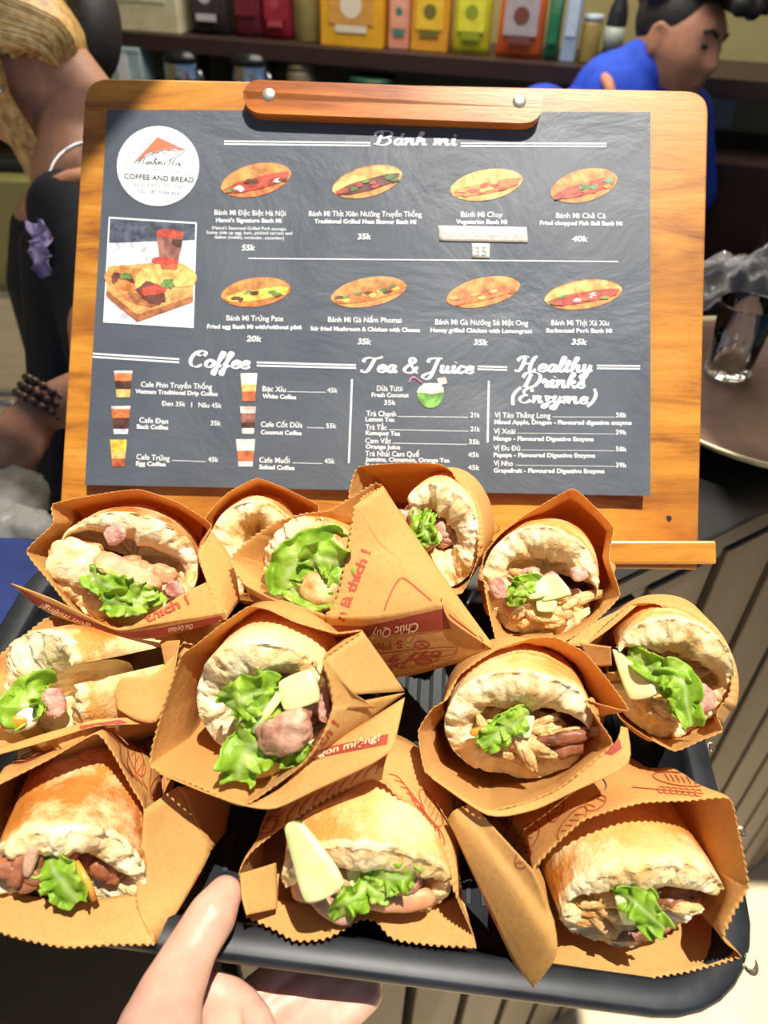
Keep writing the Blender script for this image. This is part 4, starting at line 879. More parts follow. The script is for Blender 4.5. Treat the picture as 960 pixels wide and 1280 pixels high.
# script headings: every letter drawn as pen strokes (units: x-height 1, ascender 2, descender -1)
G = {
 'B': (1.75, [[(.55, 2.0), (.42, 1.0), (.25, .0)], [(-.15, 1.45), (.1, 1.95), (.7, 2.1), (1.35, 1.95), (1.4, 1.45), (.95, 1.1), (.5, 1.05)], [(.5, 1.05), (1.2, 1.0), (1.4, .5), (1.0, .02), (.4, -.02), (-.1, .2)]]),
 'C': (1.45, [[(1.25, 1.45), (1.4, 1.85), (1.05, 2.1), (.5, 1.8), (.15, 1.0), (.25, .25), (.7, -.02), (1.2, .3)], [(1.05, 2.1), (.7, 1.9), (.75, 1.5), (1.05, 1.5)]]),
 'T': (1.35, [[(.95, 1.9), (.75, 1.0), (.45, .15), (.05, -.02), (-.15, .3)], [(-.1, 1.35), (.05, 1.8), (.5, 1.95), (1.1, 1.85), (1.65, 2.1)]]),
 'J': (1.3, [[(1.05, 2.0), (.85, 1.0), (.6, -.4), (.2, -.85), (-.2, -.5), (.2, -.1), (.9, .25)], [(.1, 1.4), (.2, 1.85), (.7, 2.0), (1.4, 2.0)]]),
 'H': (1.9, [[(.55, 1.9), (.5, 1.2), (.3, .3), (0, -.02), (-.2, .2)], [(-.1, 1.4), (.15, 1.85), (.6, 2.05), (.9, 1.9)], [(1.65, 2.05), (1.4, 1.8), (1.2, 1.0), (1.15, .2), (1.4, -.02), (1.7, .3)], [(.4, 1.0), (1.25, 1.1)]]),
 'D': (1.7, [[(.6, 1.85), (.45, 1.0), (.25, .1)], [(-.1, 1.3), (.1, 1.85), (.75, 2.08), (1.4, 1.75), (1.5, 1.0), (1.1, .2), (.5, -.02), (0, .15)]]),
 'E': (1.3, [[(1.15, 1.6), (1.1, 2.0), (.7, 2.05), (.4, 1.65), (.55, 1.2), (.85, 1.1)], [(.85, 1.1), (.35, .95), (.12, .45), (.45, 0), (.9, .1), (1.15, .45)]]),
 'a': (.98, [[(.75, .85), (.5, 1.0), (.18, .65), (.15, .2), (.38, .0), (.65, .4), (.8, 1.0)], [(.8, 1.0), (.66, .35), (.78, .02), (1.02, .25)]]),
 'n': (1.05, [[(.0, .8), (.22, .98), (.2, .5), (.1, 0)], [(.14, .3), (.45, .9), (.7, .95), (.68, .4), (.78, .02), (1.05, .25)]]),
 'h': (1.05, [[(.1, .9), (.5, 1.6), (.52, 2.0), (.36, 1.8), (.22, 1.0), (.1, 0)], [(.14, .3), (.45, .9), (.7, .95), (.68, .4), (.78, .02), (1.05, .25)]]),
 'm': (1.6, [[(.0, .8), (.22, .98), (.2, .5), (.1, 0)], [(.14, .3), (.42, .9), (.62, .95), (.6, .4), (.56, 0)], [(.6, .3), (.92, .9), (1.18, .95), (1.16, .4), (1.28, .02), (1.55, .25)]]),
 'i': (.55, [[(.1, .75), (.28, 1.0), (.2, .35), (.32, .02), (.55, .25)], [(.36, 1.42), (.38, 1.5)]]),
 'ì': (.55, [[(.1, .75), (.28, 1.0), (.2, .35), (.32, .02), (.55, .25)], [(.2, 1.7), (.42, 1.4)]]),
 'o': (.95, [[(.55, 1.0), (.2, .75), (.12, .25), (.4, 0), (.75, .3), (.8, .8), (.55, 1.0), (.6, .75), (.95, .75)]]),
 'f': (.72, [[(.05, .3), (.45, 1.2), (.68, 1.85), (.5, 2.05), (.36, 1.5), (.22, .3), (.1, -.6), (.0, -.95), (-.12, -.6), (.12, -.05), (.6, .3)]]),
 'e': (.85, [[(.15, .4), (.6, .6), (.66, .92), (.45, 1.0), (.18, .7), (.15, .2), (.42, .0), (.85, .3)]]),
 'u': (1.05, [[(.08, .75), (.25, 1.0), (.18, .4), (.3, .02), (.6, .3), (.78, 1.0)], [(.78, 1.0), (.68, .35), (.8, .02), (1.05, .25)]]),
 'c': (.8, [[(.68, .75), (.62, .98), (.35, .95), (.13, .45), (.3, .02), (.8, .3)]]),
 'l': (.55, [[(.05, .3), (.45, 1.3), (.52, 1.95), (.36, 2.0), (.22, 1.2), (.16, .3), (.3, .0), (.58, .25)]]),
 't': (.6, [[(.05, .3), (.36, 1.0), (.42, 1.6)], [(.42, 1.6), (.22, .5), (.3, .02), (.6, .25)], [(.05, 1.1), (.6, 1.2)]]),
 'y': (1.0, [[(.08, .75), (.25, 1.0), (.18, .4), (.3, .05), (.6, .3), (.78, 1.0)], [(.78, 1.0), (.6, .0), (.35, -.85), (.05, -.8), (.15, -.35), (1.0, .3)]]),
 'r': (.78, [[(.05, .6), (.3, 1.1), (.35, .9), (.62, .88), (.5, .4), (.55, .05), (.8, .25)]]),
 'k': (1.0, [[(.1, .9), (.5, 1.6), (.52, 2.0), (.36, 1.8), (.22, 1.0), (.1, 0)], [(.2, .45), (.55, .98), (.68, .75), (.28, .5), (.6, .3), (.72, 0), (1.0, .25)]]),
 's': (.75, [[(.05, .3), (.42, 1.08), (.5, .6), (.62, .25), (.35, -.02), (.08, .15)]]),
 'z': (.85, [[(.1, .85), (.3, 1.0), (.7, .9), (.3, .45), (.55, .2), (.4, -.5), (.1, -.7), (.1, -.3), (.85, .25)]]),
 '(': (.7, [[(.75, 2.2), (.3, 1.5), (.15, .7), (.3, -.4)]]), ')': (.7, [[(.35, 2.2), (.6, 1.4), (.45, .4), (.0, -.4)]]),
 '&': (1.5, [[(1.3, .8), (.9, .1), (.4, -.02), (.1, .4), (.4, .95), (.95, 1.5), (.8, 2.0), (.5, 1.8), (.6, 1.2), (1.2, .1), (1.4, .05)]]), ' ': (.6, []),
 'á': (.98, [[(.75, .85), (.5, 1.0), (.18, .65), (.15, .2), (.38, .0), (.65, .4), (.8, 1.0)], [(.8, 1.0), (.66, .35), (.78, .02), (1.02, .25)], [(.55, 1.4), (.85, 1.75)]])}
def script(s, xl, yl, xr, yr, xh, bold=1.0, slant=.18, m='white', name='script_heading'):
    tot = sum(G[c][0] for c in s); k = (xr - xl) / tot; x = 0; out = []
    sl = (yr - yl) / (xr - xl)
    for c in s:
        for st in G[c][1]:
            P = [(xl + (x + px_) * k + py_ * xh * slant, yl + (x + px_) * k * sl - py_ * xh) for px_, py_ in st]
            wd = lambda t, d: .26 + .92 * abs(d.y * .95 + d.x * -.25) ** 1.3
            out.append(pstroke(P, xh * .43 * bold, 6, False, wd))
        x += G[c][0]
    return flat(out, name, M[m], .0004)
script('Bánh mì', 468, 181, 570, 182, 8.2); script('Coffee', 235, 458, 312, 461, 9.6); script('Tea & Juice', 453, 465, 592, 467, 9.2)
script('Healthy', 646, 464, 740, 465.5, 9.2); script('Drinks', 653, 484, 731, 485, 9.2); script('(Enzyme)', 638, 503, 744, 505, 8.6)
# logo disc
def disc(cx, cy, rx, ry, n=40): return [(cx, cy)] + [(cx + rx * math.cos(2 * PI * k / n), cy + ry * math.sin(2 * PI * k / n)) for k in range(n)], [(0, k + 1, (k + 1) % n + 1) for k in range(n)]
def poly(P): return list(P), [tuple(range(len(P)))]
flat([disc(197.5, 207.5, 51.5, 50)], 'logo_disc', M['white'], .0004)
flat([poly([(167, 203), (197, 171), (231, 187), (224, 188), (218, 185), (211, 189), (204, 186), (196, 192), (188, 189), (180, 195), (173, 200)])], 'logo_roof', M['logo_red'], .0007)
flat([pstroke([(168, 203), (190, 192), (216, 184), (231, 187), (222, 195), (205, 203)], .8), pstroke([(186, 190), (196, 197)], .8), pstroke([(200, 187), (210, 194)], .8), pstroke([(213, 186), (222, 190)], .8), T('The traditional taste', 176, 212, 228, 216, 3, 0)] , 'logo_lines', M['greyink'], .0007)
flat([T('COFFEE AND BREAD', 155, 223, 242, 228, 6.4, .012)], 'logo_lettering', M['blackink'], .0007)
flat([T('ADD: 5 PHỐ YÊN THÁI', 167, 232, 229, 236, 4.6, 0), T('TEL: 087 9386 826', 171, 240, 224, 244, 4.6, 0)], 'logo_lettering', M['greyink'], .0007)
G['x'] = G['k']
script('Banhmi Holic'.replace('H', 'H').replace('c', 'c'), 172, 205, 233, 208, 4.0, .62, .25, 'blackink', 'logo_script')
# photograph printed at the left
Q = [(136, 271), (246, 278), (242, 410), (129, 403)]
flat([pquad(Q, 10, 10)], 'photo_border', M['white'], .0004)
def q2(u, v): u = .015 + .97 * u; v = .015 + .97 * v; return ((Q[0][0] + (Q[1][0] - Q[0][0]) * u) * (1 - v) + (Q[3][0] + (Q[2][0] - Q[3][0]) * u) * v, (Q[0][1] + (Q[1][1] - Q[0][1]) * u) * (1 - v) + (Q[3][1] + (Q[2][1] - Q[3][1]) * u) * v)
def ph(P, m, off, name='photo_print'): flat([poly([q2(*p) for p in P])], name, M[m], off)
def el(cx, cy, rx, ry, rot=0, n=20, jag=0, seed=0):
    c, s_ = math.cos(math.radians(rot)), math.sin(math.radians(rot)); out = []
    for k in range(n):
        a = 2 * PI * k / n; j = 1 + jag * N3((math.cos(a) * 2, math.sin(a) * 2, seed), 1); x, y = rx * j * math.cos(a), ry * j * math.sin(a); out.append((cx + x * c - y * s_, cy + x * s_ + y * c))
    return out
ph([(0, 0), (1, 0), (1, .16), (0, .24)], 'slate', .0006); ph([(0, .24), (1, .16), (1, 1), (0, 1)], 'cloth', .0006)
ph([(0, .47), (.55, .40), (1, .50), (1, .76), (.37, .99), (0, .76)], 'plank', .0008); ph([(0, .76), (.37, .99), (1, .76), (1, .70), (.37, .92), (0, .70)], 'plankd', .00085)
ph(el(.78, .50, .26, .12, 8), 'bun2', .00095); ph(el(.66, .38, .155, .04, 0), 'fred', .0011); ph([(.54, .10), (.87, .10), (.80, .46), (.62, .46)], 'mocha', .001); ph([(.55, .16), (.86, .16), (.84, .24), (.57, .24)], 'coffee', .00105); ph(el(.705, .11, .165, .045, 0), 'fred', .00115); ph([(.60, .38), (.82, .38), (.80, .46), (.63, .46)], 'caramel', .00108)
ph(el(.17, .58, .20, .12, 10, 24, .2, 2), 'bun', .001); ph(el(.19, .60, .15, .07, 12, 24, .3, 5), 'fdark', .0011); ph(el(.22, .64, .12, .05, 10, 24, .4, 9), 'forange', .0012)
ph(el(.52, .62, .20, .15, 20, 24, .2, 3), 'bun2', .00112); ph(el(.52, .70, .17, .10, 15, 24, .3, 6), 'fdark', .00122); ph(el(.55, .67, .14, .05, -10, 24, .4, 7), 'fred', .0013)
ph(el(.70, .60, .08, .05, 0, 24, .8, 4), 'fgreen', .0014); ph(el(.22, .55, .08, .03, 0, 24, .8, 8), 'fgreen', .0014); ph(el(.40, .77, .22, .06, 8, 24, .2, 4), 'plankd', .00095)
# pictured rolls
def roll(cx, cy, hl, hh, rot, top, fill, low, dots, n=2):
    c, s_ = math.cos(math.radians(-rot)), math.sin(math.radians(-rot)); f = lambda x, y: (cx + x * hl * c - y * hh * s_, cy + x * hl * s_ + y * hh * c)
    rr = [f(math.cos(a) * (1 - .06 * abs(math.sin(a))), math.sin(a)) for a in [2 * PI * k / 36 for k in range(36)]]
    flat([poly(rr)], 'pictured_roll', M[low], .0004)
    flat([poly([f(math.cos(PI + PI * k / 20), .12 + 1.02 * math.sin(PI + PI * k / 20) * (1 - .0)) for k in range(21)] + [f(x, .12 + .18 * math.sin(x * 9)) for x in (.6, .2, -.2, -.6)])], 'pictured_roll', M[top], .0006)
    flat([poly([f(-.92, .12), f(-.5, -.12), f(0, -.16), f(.55, -.18), f(.95, -.05), f(.85, .35), f(.4, .52), f(0, .58), f(-.5, .55), f(-.85, .4)])], 'pictured_filling', M[fill], .0008)
    rnd = random.Random(int(cx)); sh = {}
    for k in range(14):
        m = dots[k % len(dots)]; x = rnd.uniform(-.8, .8); y = rnd.uniform(-.08, .45)
        sh.setdefault(m, []).append(poly([f(x + .13 * math.cos(a) * rnd.uniform(.6, 1.3), y + .13 * math.sin(a) * rnd.uniform(.6, 1.4)) for a in [2 * PI * q / 7 for q in range(7)]]))
    for i, (m, s2) in enumerate(sh.items()): flat(s2, 'pictured_filling', M[m], .001 + .0001 * i)
roll(320, 225, 45, 20, 13, 'bun', 'fred', 'forange', ['fred', 'cloth', 'fgreen', 'fdark']); roll(459, 227, 45, 19, 14, 'bun2', 'fdark', 'bun', ['fdark', 'fred', 'fgreen']); roll(608, 231, 46, 19, 10, 'bun2', 'forange', 'bun2', ['forange', 'fred', 'bun2']); roll(730, 232, 43, 20, 14, 'bun', 'fred', 'bun', ['fred', 'forange', 'tealeaf'])
roll(320, 365, 44, 18, 7, 'bun', 'fyel', 'forange', ['fyel', 'fgreen', 'fdark']); roll(461, 365, 48, 18, 10, 'bun', 'forange', 'bun', ['fyel', 'fgreen', 'fdark', 'fyel']); roll(604, 365, 47, 18, 12, 'bun', 'forange', 'bun', ['forange', 'caramel', 'bun2']); roll(729, 368, 49, 18, 8, 'bun2', 'fred', 'bun', ['cloth', 'fred', 'fgreen', 'caramel'])
# pictured drinks
def drink(cx, cy, w, h, bands):
    y = 0
    for k, (m, fr_) in enumerate(bands):
        y2 = y + fr_; ww = lambda t: w / 2 * (1 - .28 * t)
        P = [(cx - ww(y), cy - h / 2 + h * y), (cx + ww(y), cy - h / 2 + h * y), (cx + ww(y2), cy - h / 2 + h * y2), (cx - ww(y2), cy - h / 2 + h * y2)]
        flat([pquad(P, 4, 2)], 'pictured_drink', M[m], .0005); y = y2
drink(154, 480, 23, 33, [('milk', .08), ('crema', .3), ('coffee', .32), ('bun2', .3)]); drink(151, 525, 24, 35, [('milk', .1), ('crema', .32), ('coffee', .4), ('cloth', .18)]); drink(148, 566, 21, 33, [('egg', .42), ('bun2', .3), ('caramel', .3)])
drink(311, 484, 21, 35, [('milk', .4), ('bun2', .25), ('caramel', .35)]); drink(310, 525, 20, 34, [('milk', .25), ('mocha', .35), ('coffee', .2), ('milk', .2)]); drink(307, 566, 24, 34, [('milk', .42), ('caramel', .4), ('cloth', .18)])
flat([poly([(521, 489)] + [(538 + 17 * math.cos(a), 489 + 21 * math.sin(a)) for a in [PI - PI * k / 14 for k in range(1, 14)]] + [(555, 489)])], 'pictured_coconut', M['coco'], .0005)
flat([poly([(521, 490), (524, 484), (530, 479), (548, 479), (554, 484), (555, 490), (540, 493)])], 'pictured_coconut', M['milk'], .0007); flat([poly([(546, 473), (557, 471), (559, 479), (549, 482)])], 'pictured_coconut', M['milk'], .0007)
flat([pstroke([(511, 478), (517, 471), (529, 480)], 1.4)], 'pictured_straw', M['pink'], .0009)
# pasted correction labels
tl = empty('paper_label', 'long handwritten paper label pasted on the menu under the vegetarian roll', 'label')
V, Fc = panelV([(548, 282), (658, 284), (660, 303), (549, 301)], 16, 4, .0008)
o = mesh('label_paper', V, Fc, M['tape'], tl); o.modifiers.new('t', 'SOLIDIFY').thickness = .0003
mb = MB()
for Vv, Ff in [T('Mushroom, Tofu, Vegetarian pork', 553, 295, 655, 297, 6, 0, .2), T('cha', 634, 302, 648, 302, 3.5, 0, .2)]: mb.add([onp(x, y, .0013) for x, y in Vv], Ff)
mb.build('handwriting', M['pen'], tl, recalc=False)
tl = empty('price_sticker', 'small square price sticker reading 35 on the menu', 'label')
V, Fc = panelV([(590, 304), (612, 304.5), (612, 322.5), (590, 322)], 4, 4, .0008)
o = mesh('label_paper', V, Fc, M['tape'], tl); o.modifiers.new('t', 'SOLIDIFY').thickness = .0003
Vv, Ff = T('35', 594, 319.5, 608, 319.5, 11.5, -.01); MB().add([onp(x, y, .0013) for x, y in Vv], Ff).build('handwriting', M['greyink'], tl, recalc=False)
# ------------------------------------------------------------------ setting
CUR[0] = None
n_c = Vector((-.545, .839, 0)); d_c = Vector((.839, .545, 0)); ZT = CAM_H - .424; NF = .275
def struct(o): o['kind'] = 'structure'; return o
def cpt(t, n, z): return d_c * t + n_c * n + Vector((0, 0, z))
M['tile'] = noisy('street_tile', S(226, 200, 158), S(238, 216, 178), 3, .7, .1)
M['shopfloor'] = noisy('shop_floor', S(80, 76, 68), S(98, 92, 82), 3, .5)
M['wall'] = noisy('olive_wall_paint', S(150, 140, 92), S(164, 154, 104), 2, .8)
M['ceil'] = noisy('ceiling_paint', S(190, 186, 172), S(200, 196, 182), 2, .8)
M['slat'] = noisy('taupe_slat', S(80, 70, 58), S(98, 86, 72), 10, .55, .1, stretch=(1, 1, .1))
M['black'] = mat('black_laminate', S(26, 26, 26), .35)
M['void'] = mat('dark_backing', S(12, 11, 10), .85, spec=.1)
M['shelf'] = noisy('dark_brown_shelf', S(48, 30, 26), S(60, 40, 34), 12, .5, stretch=(.2, 1, 1))
struct(MB().box((0, -1.5, -.03), (4, 0, 0), (0, 2.6, 0), (0, 0, .03)).build('floor', M['tile']))
struct(MB().box((0, 2.6, -.03), (4, 0, 0), (0, 1.5, 0), (0, 0, .03)).build('floor_interior', M['shopfloor']))
A, B = U(130, 40, 2.02), U(770, 105, 1.80)
sd = Vector((B.x - A.x, B.y - A.y, 0)).normalized(); sn = Vector((-sd.y, sd.x, 0))
if sn.y < 0: sn = -sn
ZS = (A.z + B.z) / 2
def spt(t, n, z): return Vector((A.x, A.y, 0)) + sd * t + sn * n + Vector((0, 0, z))
struct(MB().box(spt(1, .30, 1.5), sd * 3.2, sn * .04, Vector((0, 0, 1.5))).build('wall_back', M['wall']))
struct(MB().box((-2.2, 2.0, 1.5), (.04, 0, 0), (0, 1.6, 0), (0, 0, 1.5)).build('wall_left', M['wall']))
struct(MB().box((2.6, 2.0, 1.5), (.04, 0, 0), (0, 1.6, 0), (0, 0, 1.5)).build('wall_right', M['wall']))
def toceil(p): q = p + SUN_TO * ((3.0 - p.z) / SUN_TO.z); return (q.x, q.y)
e1, e2 = toceil(onb(96, 225)), toceil(onb(205, 98))
shade_edge = [(-3, e1[1] - .02), (e1[0] - .02, e1[1] - .02), e1, e2, (e2[0] + .03, e2[1] + .03), (.26, .62), (.555, .62), (.555, .24), (.90, .24), (.90, .62), (3, .62), (3, 3.6), (-3, 3.6)]  # unseen front edge, notched to throw shade on board corner and upper slats
struct(MB().prism([(x, y, 3.0) for x, y in shade_edge], (0, 0, .12)).build('ceiling', M['ceil']))
# counter with slatted front
ct = empty('slatted_counter', 'dark counter with vertical taupe slats on its front, behind and below the tray', 'counter')
MB().box(cpt(.45, NF + .135, ZT - .012), d_c * 1.15, n_c * .14, Vector((0, 0, .012))).build('counter_top', M['black'], ct, bevel=.003)
MB().box(cpt(.45, NF + .15, ZT / 2 - .04), d_c * 1.12, n_c * .11, Vector((0, 0, ZT / 2 - .04))).build('counter_body', M['void'], ct)
MB().box(cpt(.45, NF + .014, ZT - .036), d_c * 1.13, n_c * .010, Vector((0, 0, .012))).build('fascia', M['black'], ct)
def hit_front(x, y):
    d = U(x, y, 1) - CAMP; t = (NF - CAMP.dot(n_c)) / d.dot(n_c); p = CAMP + d * t; return p.dot(d_c), p.z
g0, g1 = hit_front(423, 1240)[0], hit_front(635, 1240)[0]
PITCH = (g1 - g0) / 3
k0 = int((hit_front(215, 1240)[0] - g0) / PITCH)
MB().box(cpt(g0 + PITCH * k0 - .4, NF + .012, (ZT - .05) / 2), d_c * .395, n_c * .010, Vector((0, 0, (ZT - .06) / 2))).build('shade_panel', M['void'], ct, bevel=.002)  # black panel added to stand in for the shade left of the slats
for k in range(k0, k0 + 34):
    t = g0 + PITCH * (k + .5)
    if t > 1.5: break
    MB().box(cpt(t, NF + .011, (ZT - .05) / 2 + .01), d_c * PITCH * .41, n_c * .011, Vector((0, 0, (ZT - .05) / 2))).build('front_slat', M['slat'], ct, bevel=.002)
# brown plate and glass on the counter
def zplane(x, y, z):
    d = U(x, y, 1) - CAMP; t = (z - CAMP.z) / d.z; return CAMP + d * t
pn, pf = zplane(945, 588, ZT + .032), zplane(945, 405, ZT + .032)
pc = (pn + pf) / 2 + Vector((.02, 0, 0)); pr = (pf - pn).length / 2
plate = empty('serving_plate', 'large round brown serving plate with cream rim on the counter right of the menu board', 'plate')
M['cream'] = mat('cream_glaze', S(196, 186, 150), .35); M['brownplate'] = noisy('brown_glaze', S(84, 62, 54), S(128, 104, 94), 7, .3, .1)
pc.z = ZT
MB().lathe(pc, (0, 0, 1), [(.001, .0005), (pr * .55, .0005), (pr * .6, .004), (pr * .9, .022), (pr, .034), (pr, .0365), (pr * .975, .036), (pr * .9, .027), (pr * .6, .012), (.001, .011)], 56).build('plate_rim', M['cream'], plate, True)
MB().lathe(pc, (0, 0, 1), [(.001, .0115), (pr * .6, .0125), (pr * .9, .0275), (pr * .955, .0335), (pr * .955, .0345), (pr * .9, .0285), (pr * .6, .0135), (.001, .0125)], 56).build('plate_well', M['brownplate'], plate, True)
M['glass'] = mat('clear_glass', (1, 1, 1, 1), .02, Transmission_Weight=1.0, IOR=1.45)
gb = zplane(908, 466, ZT + .016); gl = empty('drinking_glass', 'small empty clear drinking glass standing on the brown plate', 'glass')
MB().lathe(gb, (0, 0, 1), [(.001, .0), (.022, .0), (.0235, .004), (.024, .012), (.030, .082), (.0292, .0825), (.0285, .081), (.0222, .014), (.020, .009), (.001, .008)], 36).build('glass_wall', M['glass'], gl, True)
for k in range(10):
    a = 2 * PI * k / 10; MB().ball(gb + Vector((math.cos(a) * .0225, math.sin(a) * .0225, .007)), Vector((.004, 0, 0)), Vector((0, .004, 0)), Vector((0, 0, .006)), 8, 6).build('base_facet', M['glass'], gl, True)
M['film'] = mat('clear_film', (.95, .97, 1, 1), .12, Transmission_Weight=.92, IOR=1.2)
V = []; Fc = []
fc = zplane(935, 372, ZT + .01)
for j in range(31):
    for i in range(31):
        u, v = i / 30 - .5, j / 30 - .5
        p = fc + Vector((u * .20, v * .12, .012 + .045 * max(0, 1 - (2 * u) ** 2) * max(0, 1 - (2 * v) ** 2) + .022 * FB((u * 4, v * 4, 2), 2))); V.append(p)
        if i < 30 and j < 30: q = j * 31 + i; Fc.append((q, q + 1, q + 32, q + 31))
o = mesh('clear_plastic_wrap', V, Fc, M['film']); o.modifiers.new('t', 'SOLIDIFY').thickness = .0006; tag(o, 'crumpled clear plastic wrap on the counter behind the drinking glass', 'plastic wrap')
# dark machine at far right
t0 = U(985, 300, 1.35)
MB().box(Vector((t0.x + .27, t0.y + .15, .85)), (.16, 0, 0), (0, .2, 0), (0, 0, t0.z - .80)).build('dark_cabinet', M['black'], None, bevel=.01)
tag(bpy.data.objects['dark_cabinet'], 'black cabinet in the shade at the right edge behind the plate', 'cabinet')
# ---- shelf on the back wall
struct(MB().box(spt(.65, .13, ZS), sd * 1.3, sn * .15, Vector((0, 0, .018))).build('trim_1', M['shelf']))
bpy.data.objects['trim_1'].name = 'trim_1'
SH = ZS + .018
def shelf_t(x, z=None):
    """position along the shelf of frame column x"""
    y = 30 + (x - 130) * .1; d = U(x, y, 1) - CAMP; t = (spt(0, .05, 0) - CAMP).dot(sn) / d.dot(sn); return (CAMP + d * t - spt(0, 0, 0)).dot(sd)
def pack(x0, x1, h, name, cat, label, c1, c2, kind, c3=None, group=None):
    """boxes, bags and jars standing on the shelf"""
    a, b = shelf_t(x0), shelf_t(x1); w = (b - a) / 2 * .94; c = (a + b) / 2; dp = min(.06, max(.03, w * .7))
    root = empty(name, label, cat, group or 'packages on the back shelf')
    m1 = noisy('pack_' + name + str(x0), S(*c1), S(*[min(255, v + 14) for v in c1]), 30, .45); m2 = noisy('panel_' + name + str(x0), S(*c2), S(*[min(255, v + 16) for v in c2]), 40, .45)
    if kind == 'box':
        MB().box(spt(c, .07, SH + h / 2), sd * w, sn * dp, Vector((0, 0, h / 2))).build('carton', m1, root, bevel=.003)
    elif kind == 'bag':
        V = []; loops = []
        for j in range(15):
            v = j / 14; th = dp * (math.sin(PI * min(1, .12 + v * .95)) ** .6) * (1 - v) ** .25 + .002; ww = w * (1 - .05 * math.sin(PI * v))
            loops.append([spt(c, .07, SH + h * v) + sd * ww * max(-1, min(1, 1.25 * math.cos(q))) + sn * th * max(-1, min(1, 1.2 * math.sin(q))) + Vector((0, 0, 1)) * .004 * N3((q, v * 6, x0), 1) for q in [2 * PI * k / 28 for k in range(28)]])
        MB().loft(loops, True, True).build('pouch', m1, root, True)
    else:
        prof = [(w * .96, 0), (w, .005), (w, h * .78), (w * .9, h * .84)] if kind == 'jar' else [(w * .9, 0), (w, .006), (w, h * .5), (w * .85, h * .6), (w * .36, h * .74), (w * .32, h)]
        MB().lathe(spt(c, .07, SH), (0, 0, 1), prof, 28).build('jar_body' if kind == 'jar' else 'bottle_body', m1, root, True)
        MB().lathe(spt(c, .07, SH + (h * .84 if kind == 'jar' else h)), (0, 0, 1), [(w * .95, 0), (w * .95, h * .12), (w * .8, h * .13)] if kind == 'jar' else [(w * .36, -.01), (w * .36, .02), (w * .3, .021)], 24).build('lid', m2, root, True)
    f = spt(c, .07 - dp - .0015, SH)
    if kind in ('box', 'bag'):
        MB().box(f + Vector((0, 0, h * .42)), sd * w * .72, sn * .0012, Vector((0, 0, h * .2))).build('front_panel', m2, root, bevel=.0005)
        if c3:
            m3 = mat('mark_' + name + str(x0), S(*c3), .5)
            MB().lathe(f + Vector((0, 0, h * .40)) - sn * .001, -sn, [(.001, 0), (w * .34, 0), (w * .34, .001), (.001, .001)], 18).build('printed_mark', m3, root)
            MB().box(f + Vector((0, 0, h * .18)) - sn * .0005, sd * w * .5, sn * .001, Vector((0, 0, h * .035))).build('printed_strip', m3, root)
    elif kind == 'bottle':
        MB().lathe(spt(c, .07, SH + h * .15), (0, 0, 1), [(w * 1.015, 0), (w * 1.015, h * .25)], 28).build('bottle_label', m2, root, True)
    return root
pack(140, 236, .30, 'carton', 'box', 'large cream carton at the left end of the back shelf', (206, 196, 156), (216, 208, 170), 'box')
pack(238, 290, .22, 'coffee_pouch', 'package', 'black pouch with white marks on the back shelf, left of the dark red packages', (34, 26, 28), (56, 44, 48), 'bag', (200, 196, 196))
pack(292, 330, .22, 'coffee_pouch', 'package', 'narrow dark maroon pouch on the back shelf beside the black pouch', (96, 18, 34), (110, 26, 40), 'bag')
pack(328, 366, .20, 'coffee_pouch', 'package', 'dark red pouch on the back shelf, left of the khaki jar', (128, 16, 32), (146, 28, 42), 'bag', (180, 70, 80))
pack(368, 402, .17, 'storage_jar', 'jar', 'khaki jar with pale lid on the back shelf between red and yellow packages', (140, 124, 72), (206, 206, 200), 'jar')
pack(404, 484, .22, 'snack_box', 'box', 'wide yellow box with white and brown prints on the back shelf', (232, 168, 30), (214, 150, 60), 'box', (240, 226, 200))
pack(485, 512, .20, 'snack_box', 'box', 'narrow salmon pink box on the back shelf right of the yellow box', (224, 148, 118), (230, 162, 132), 'box', (70, 130, 120))
pack(512, 560, .21, 'snack_box', 'box', 'orange-yellow box on the back shelf left of the lime pouch', (222, 152, 34), (236, 190, 50), 'box', (120, 110, 50))
pack(562, 610, .22, 'snack_pouch', 'package', 'lime yellow pouch on the back shelf', (196, 192, 30), (226, 220, 60), 'bag', (150, 160, 40))
pack(616, 676, .22, 'snack_pouch', 'package', 'orange pouch with grey window on the back shelf', (206, 88, 30), (170, 160, 160), 'bag', (120, 70, 60))
pack(676, 694, .16, 'snack_pouch', 'package', 'slim dark green pouch on the back shelf right of the orange one', (24, 92, 56), (30, 110, 66), 'bag')
pack(697, 716, .24, 'slim_carton', 'box', 'slim silver blue carton standing on the back shelf', (150, 172, 196), (190, 206, 220), 'box')
pack(718, 744, .10, 'storage_jar', 'jar', 'small jar with amber contents on the back shelf beside the dark bottle', (150, 130, 70), (180, 190, 200), 'jar')
pack(746, 772, .19, 'wine_bottle', 'bottle', 'dark bottle with pale label at the right end of the back shelf', (24, 24, 30), (150, 160, 150), 'bottle')
pack(776, 796, .04, 'spice_tin', 'tin', 'small orange tin at the far right end of the back shelf', (220, 130, 30), (200, 60, 30), 'jar')
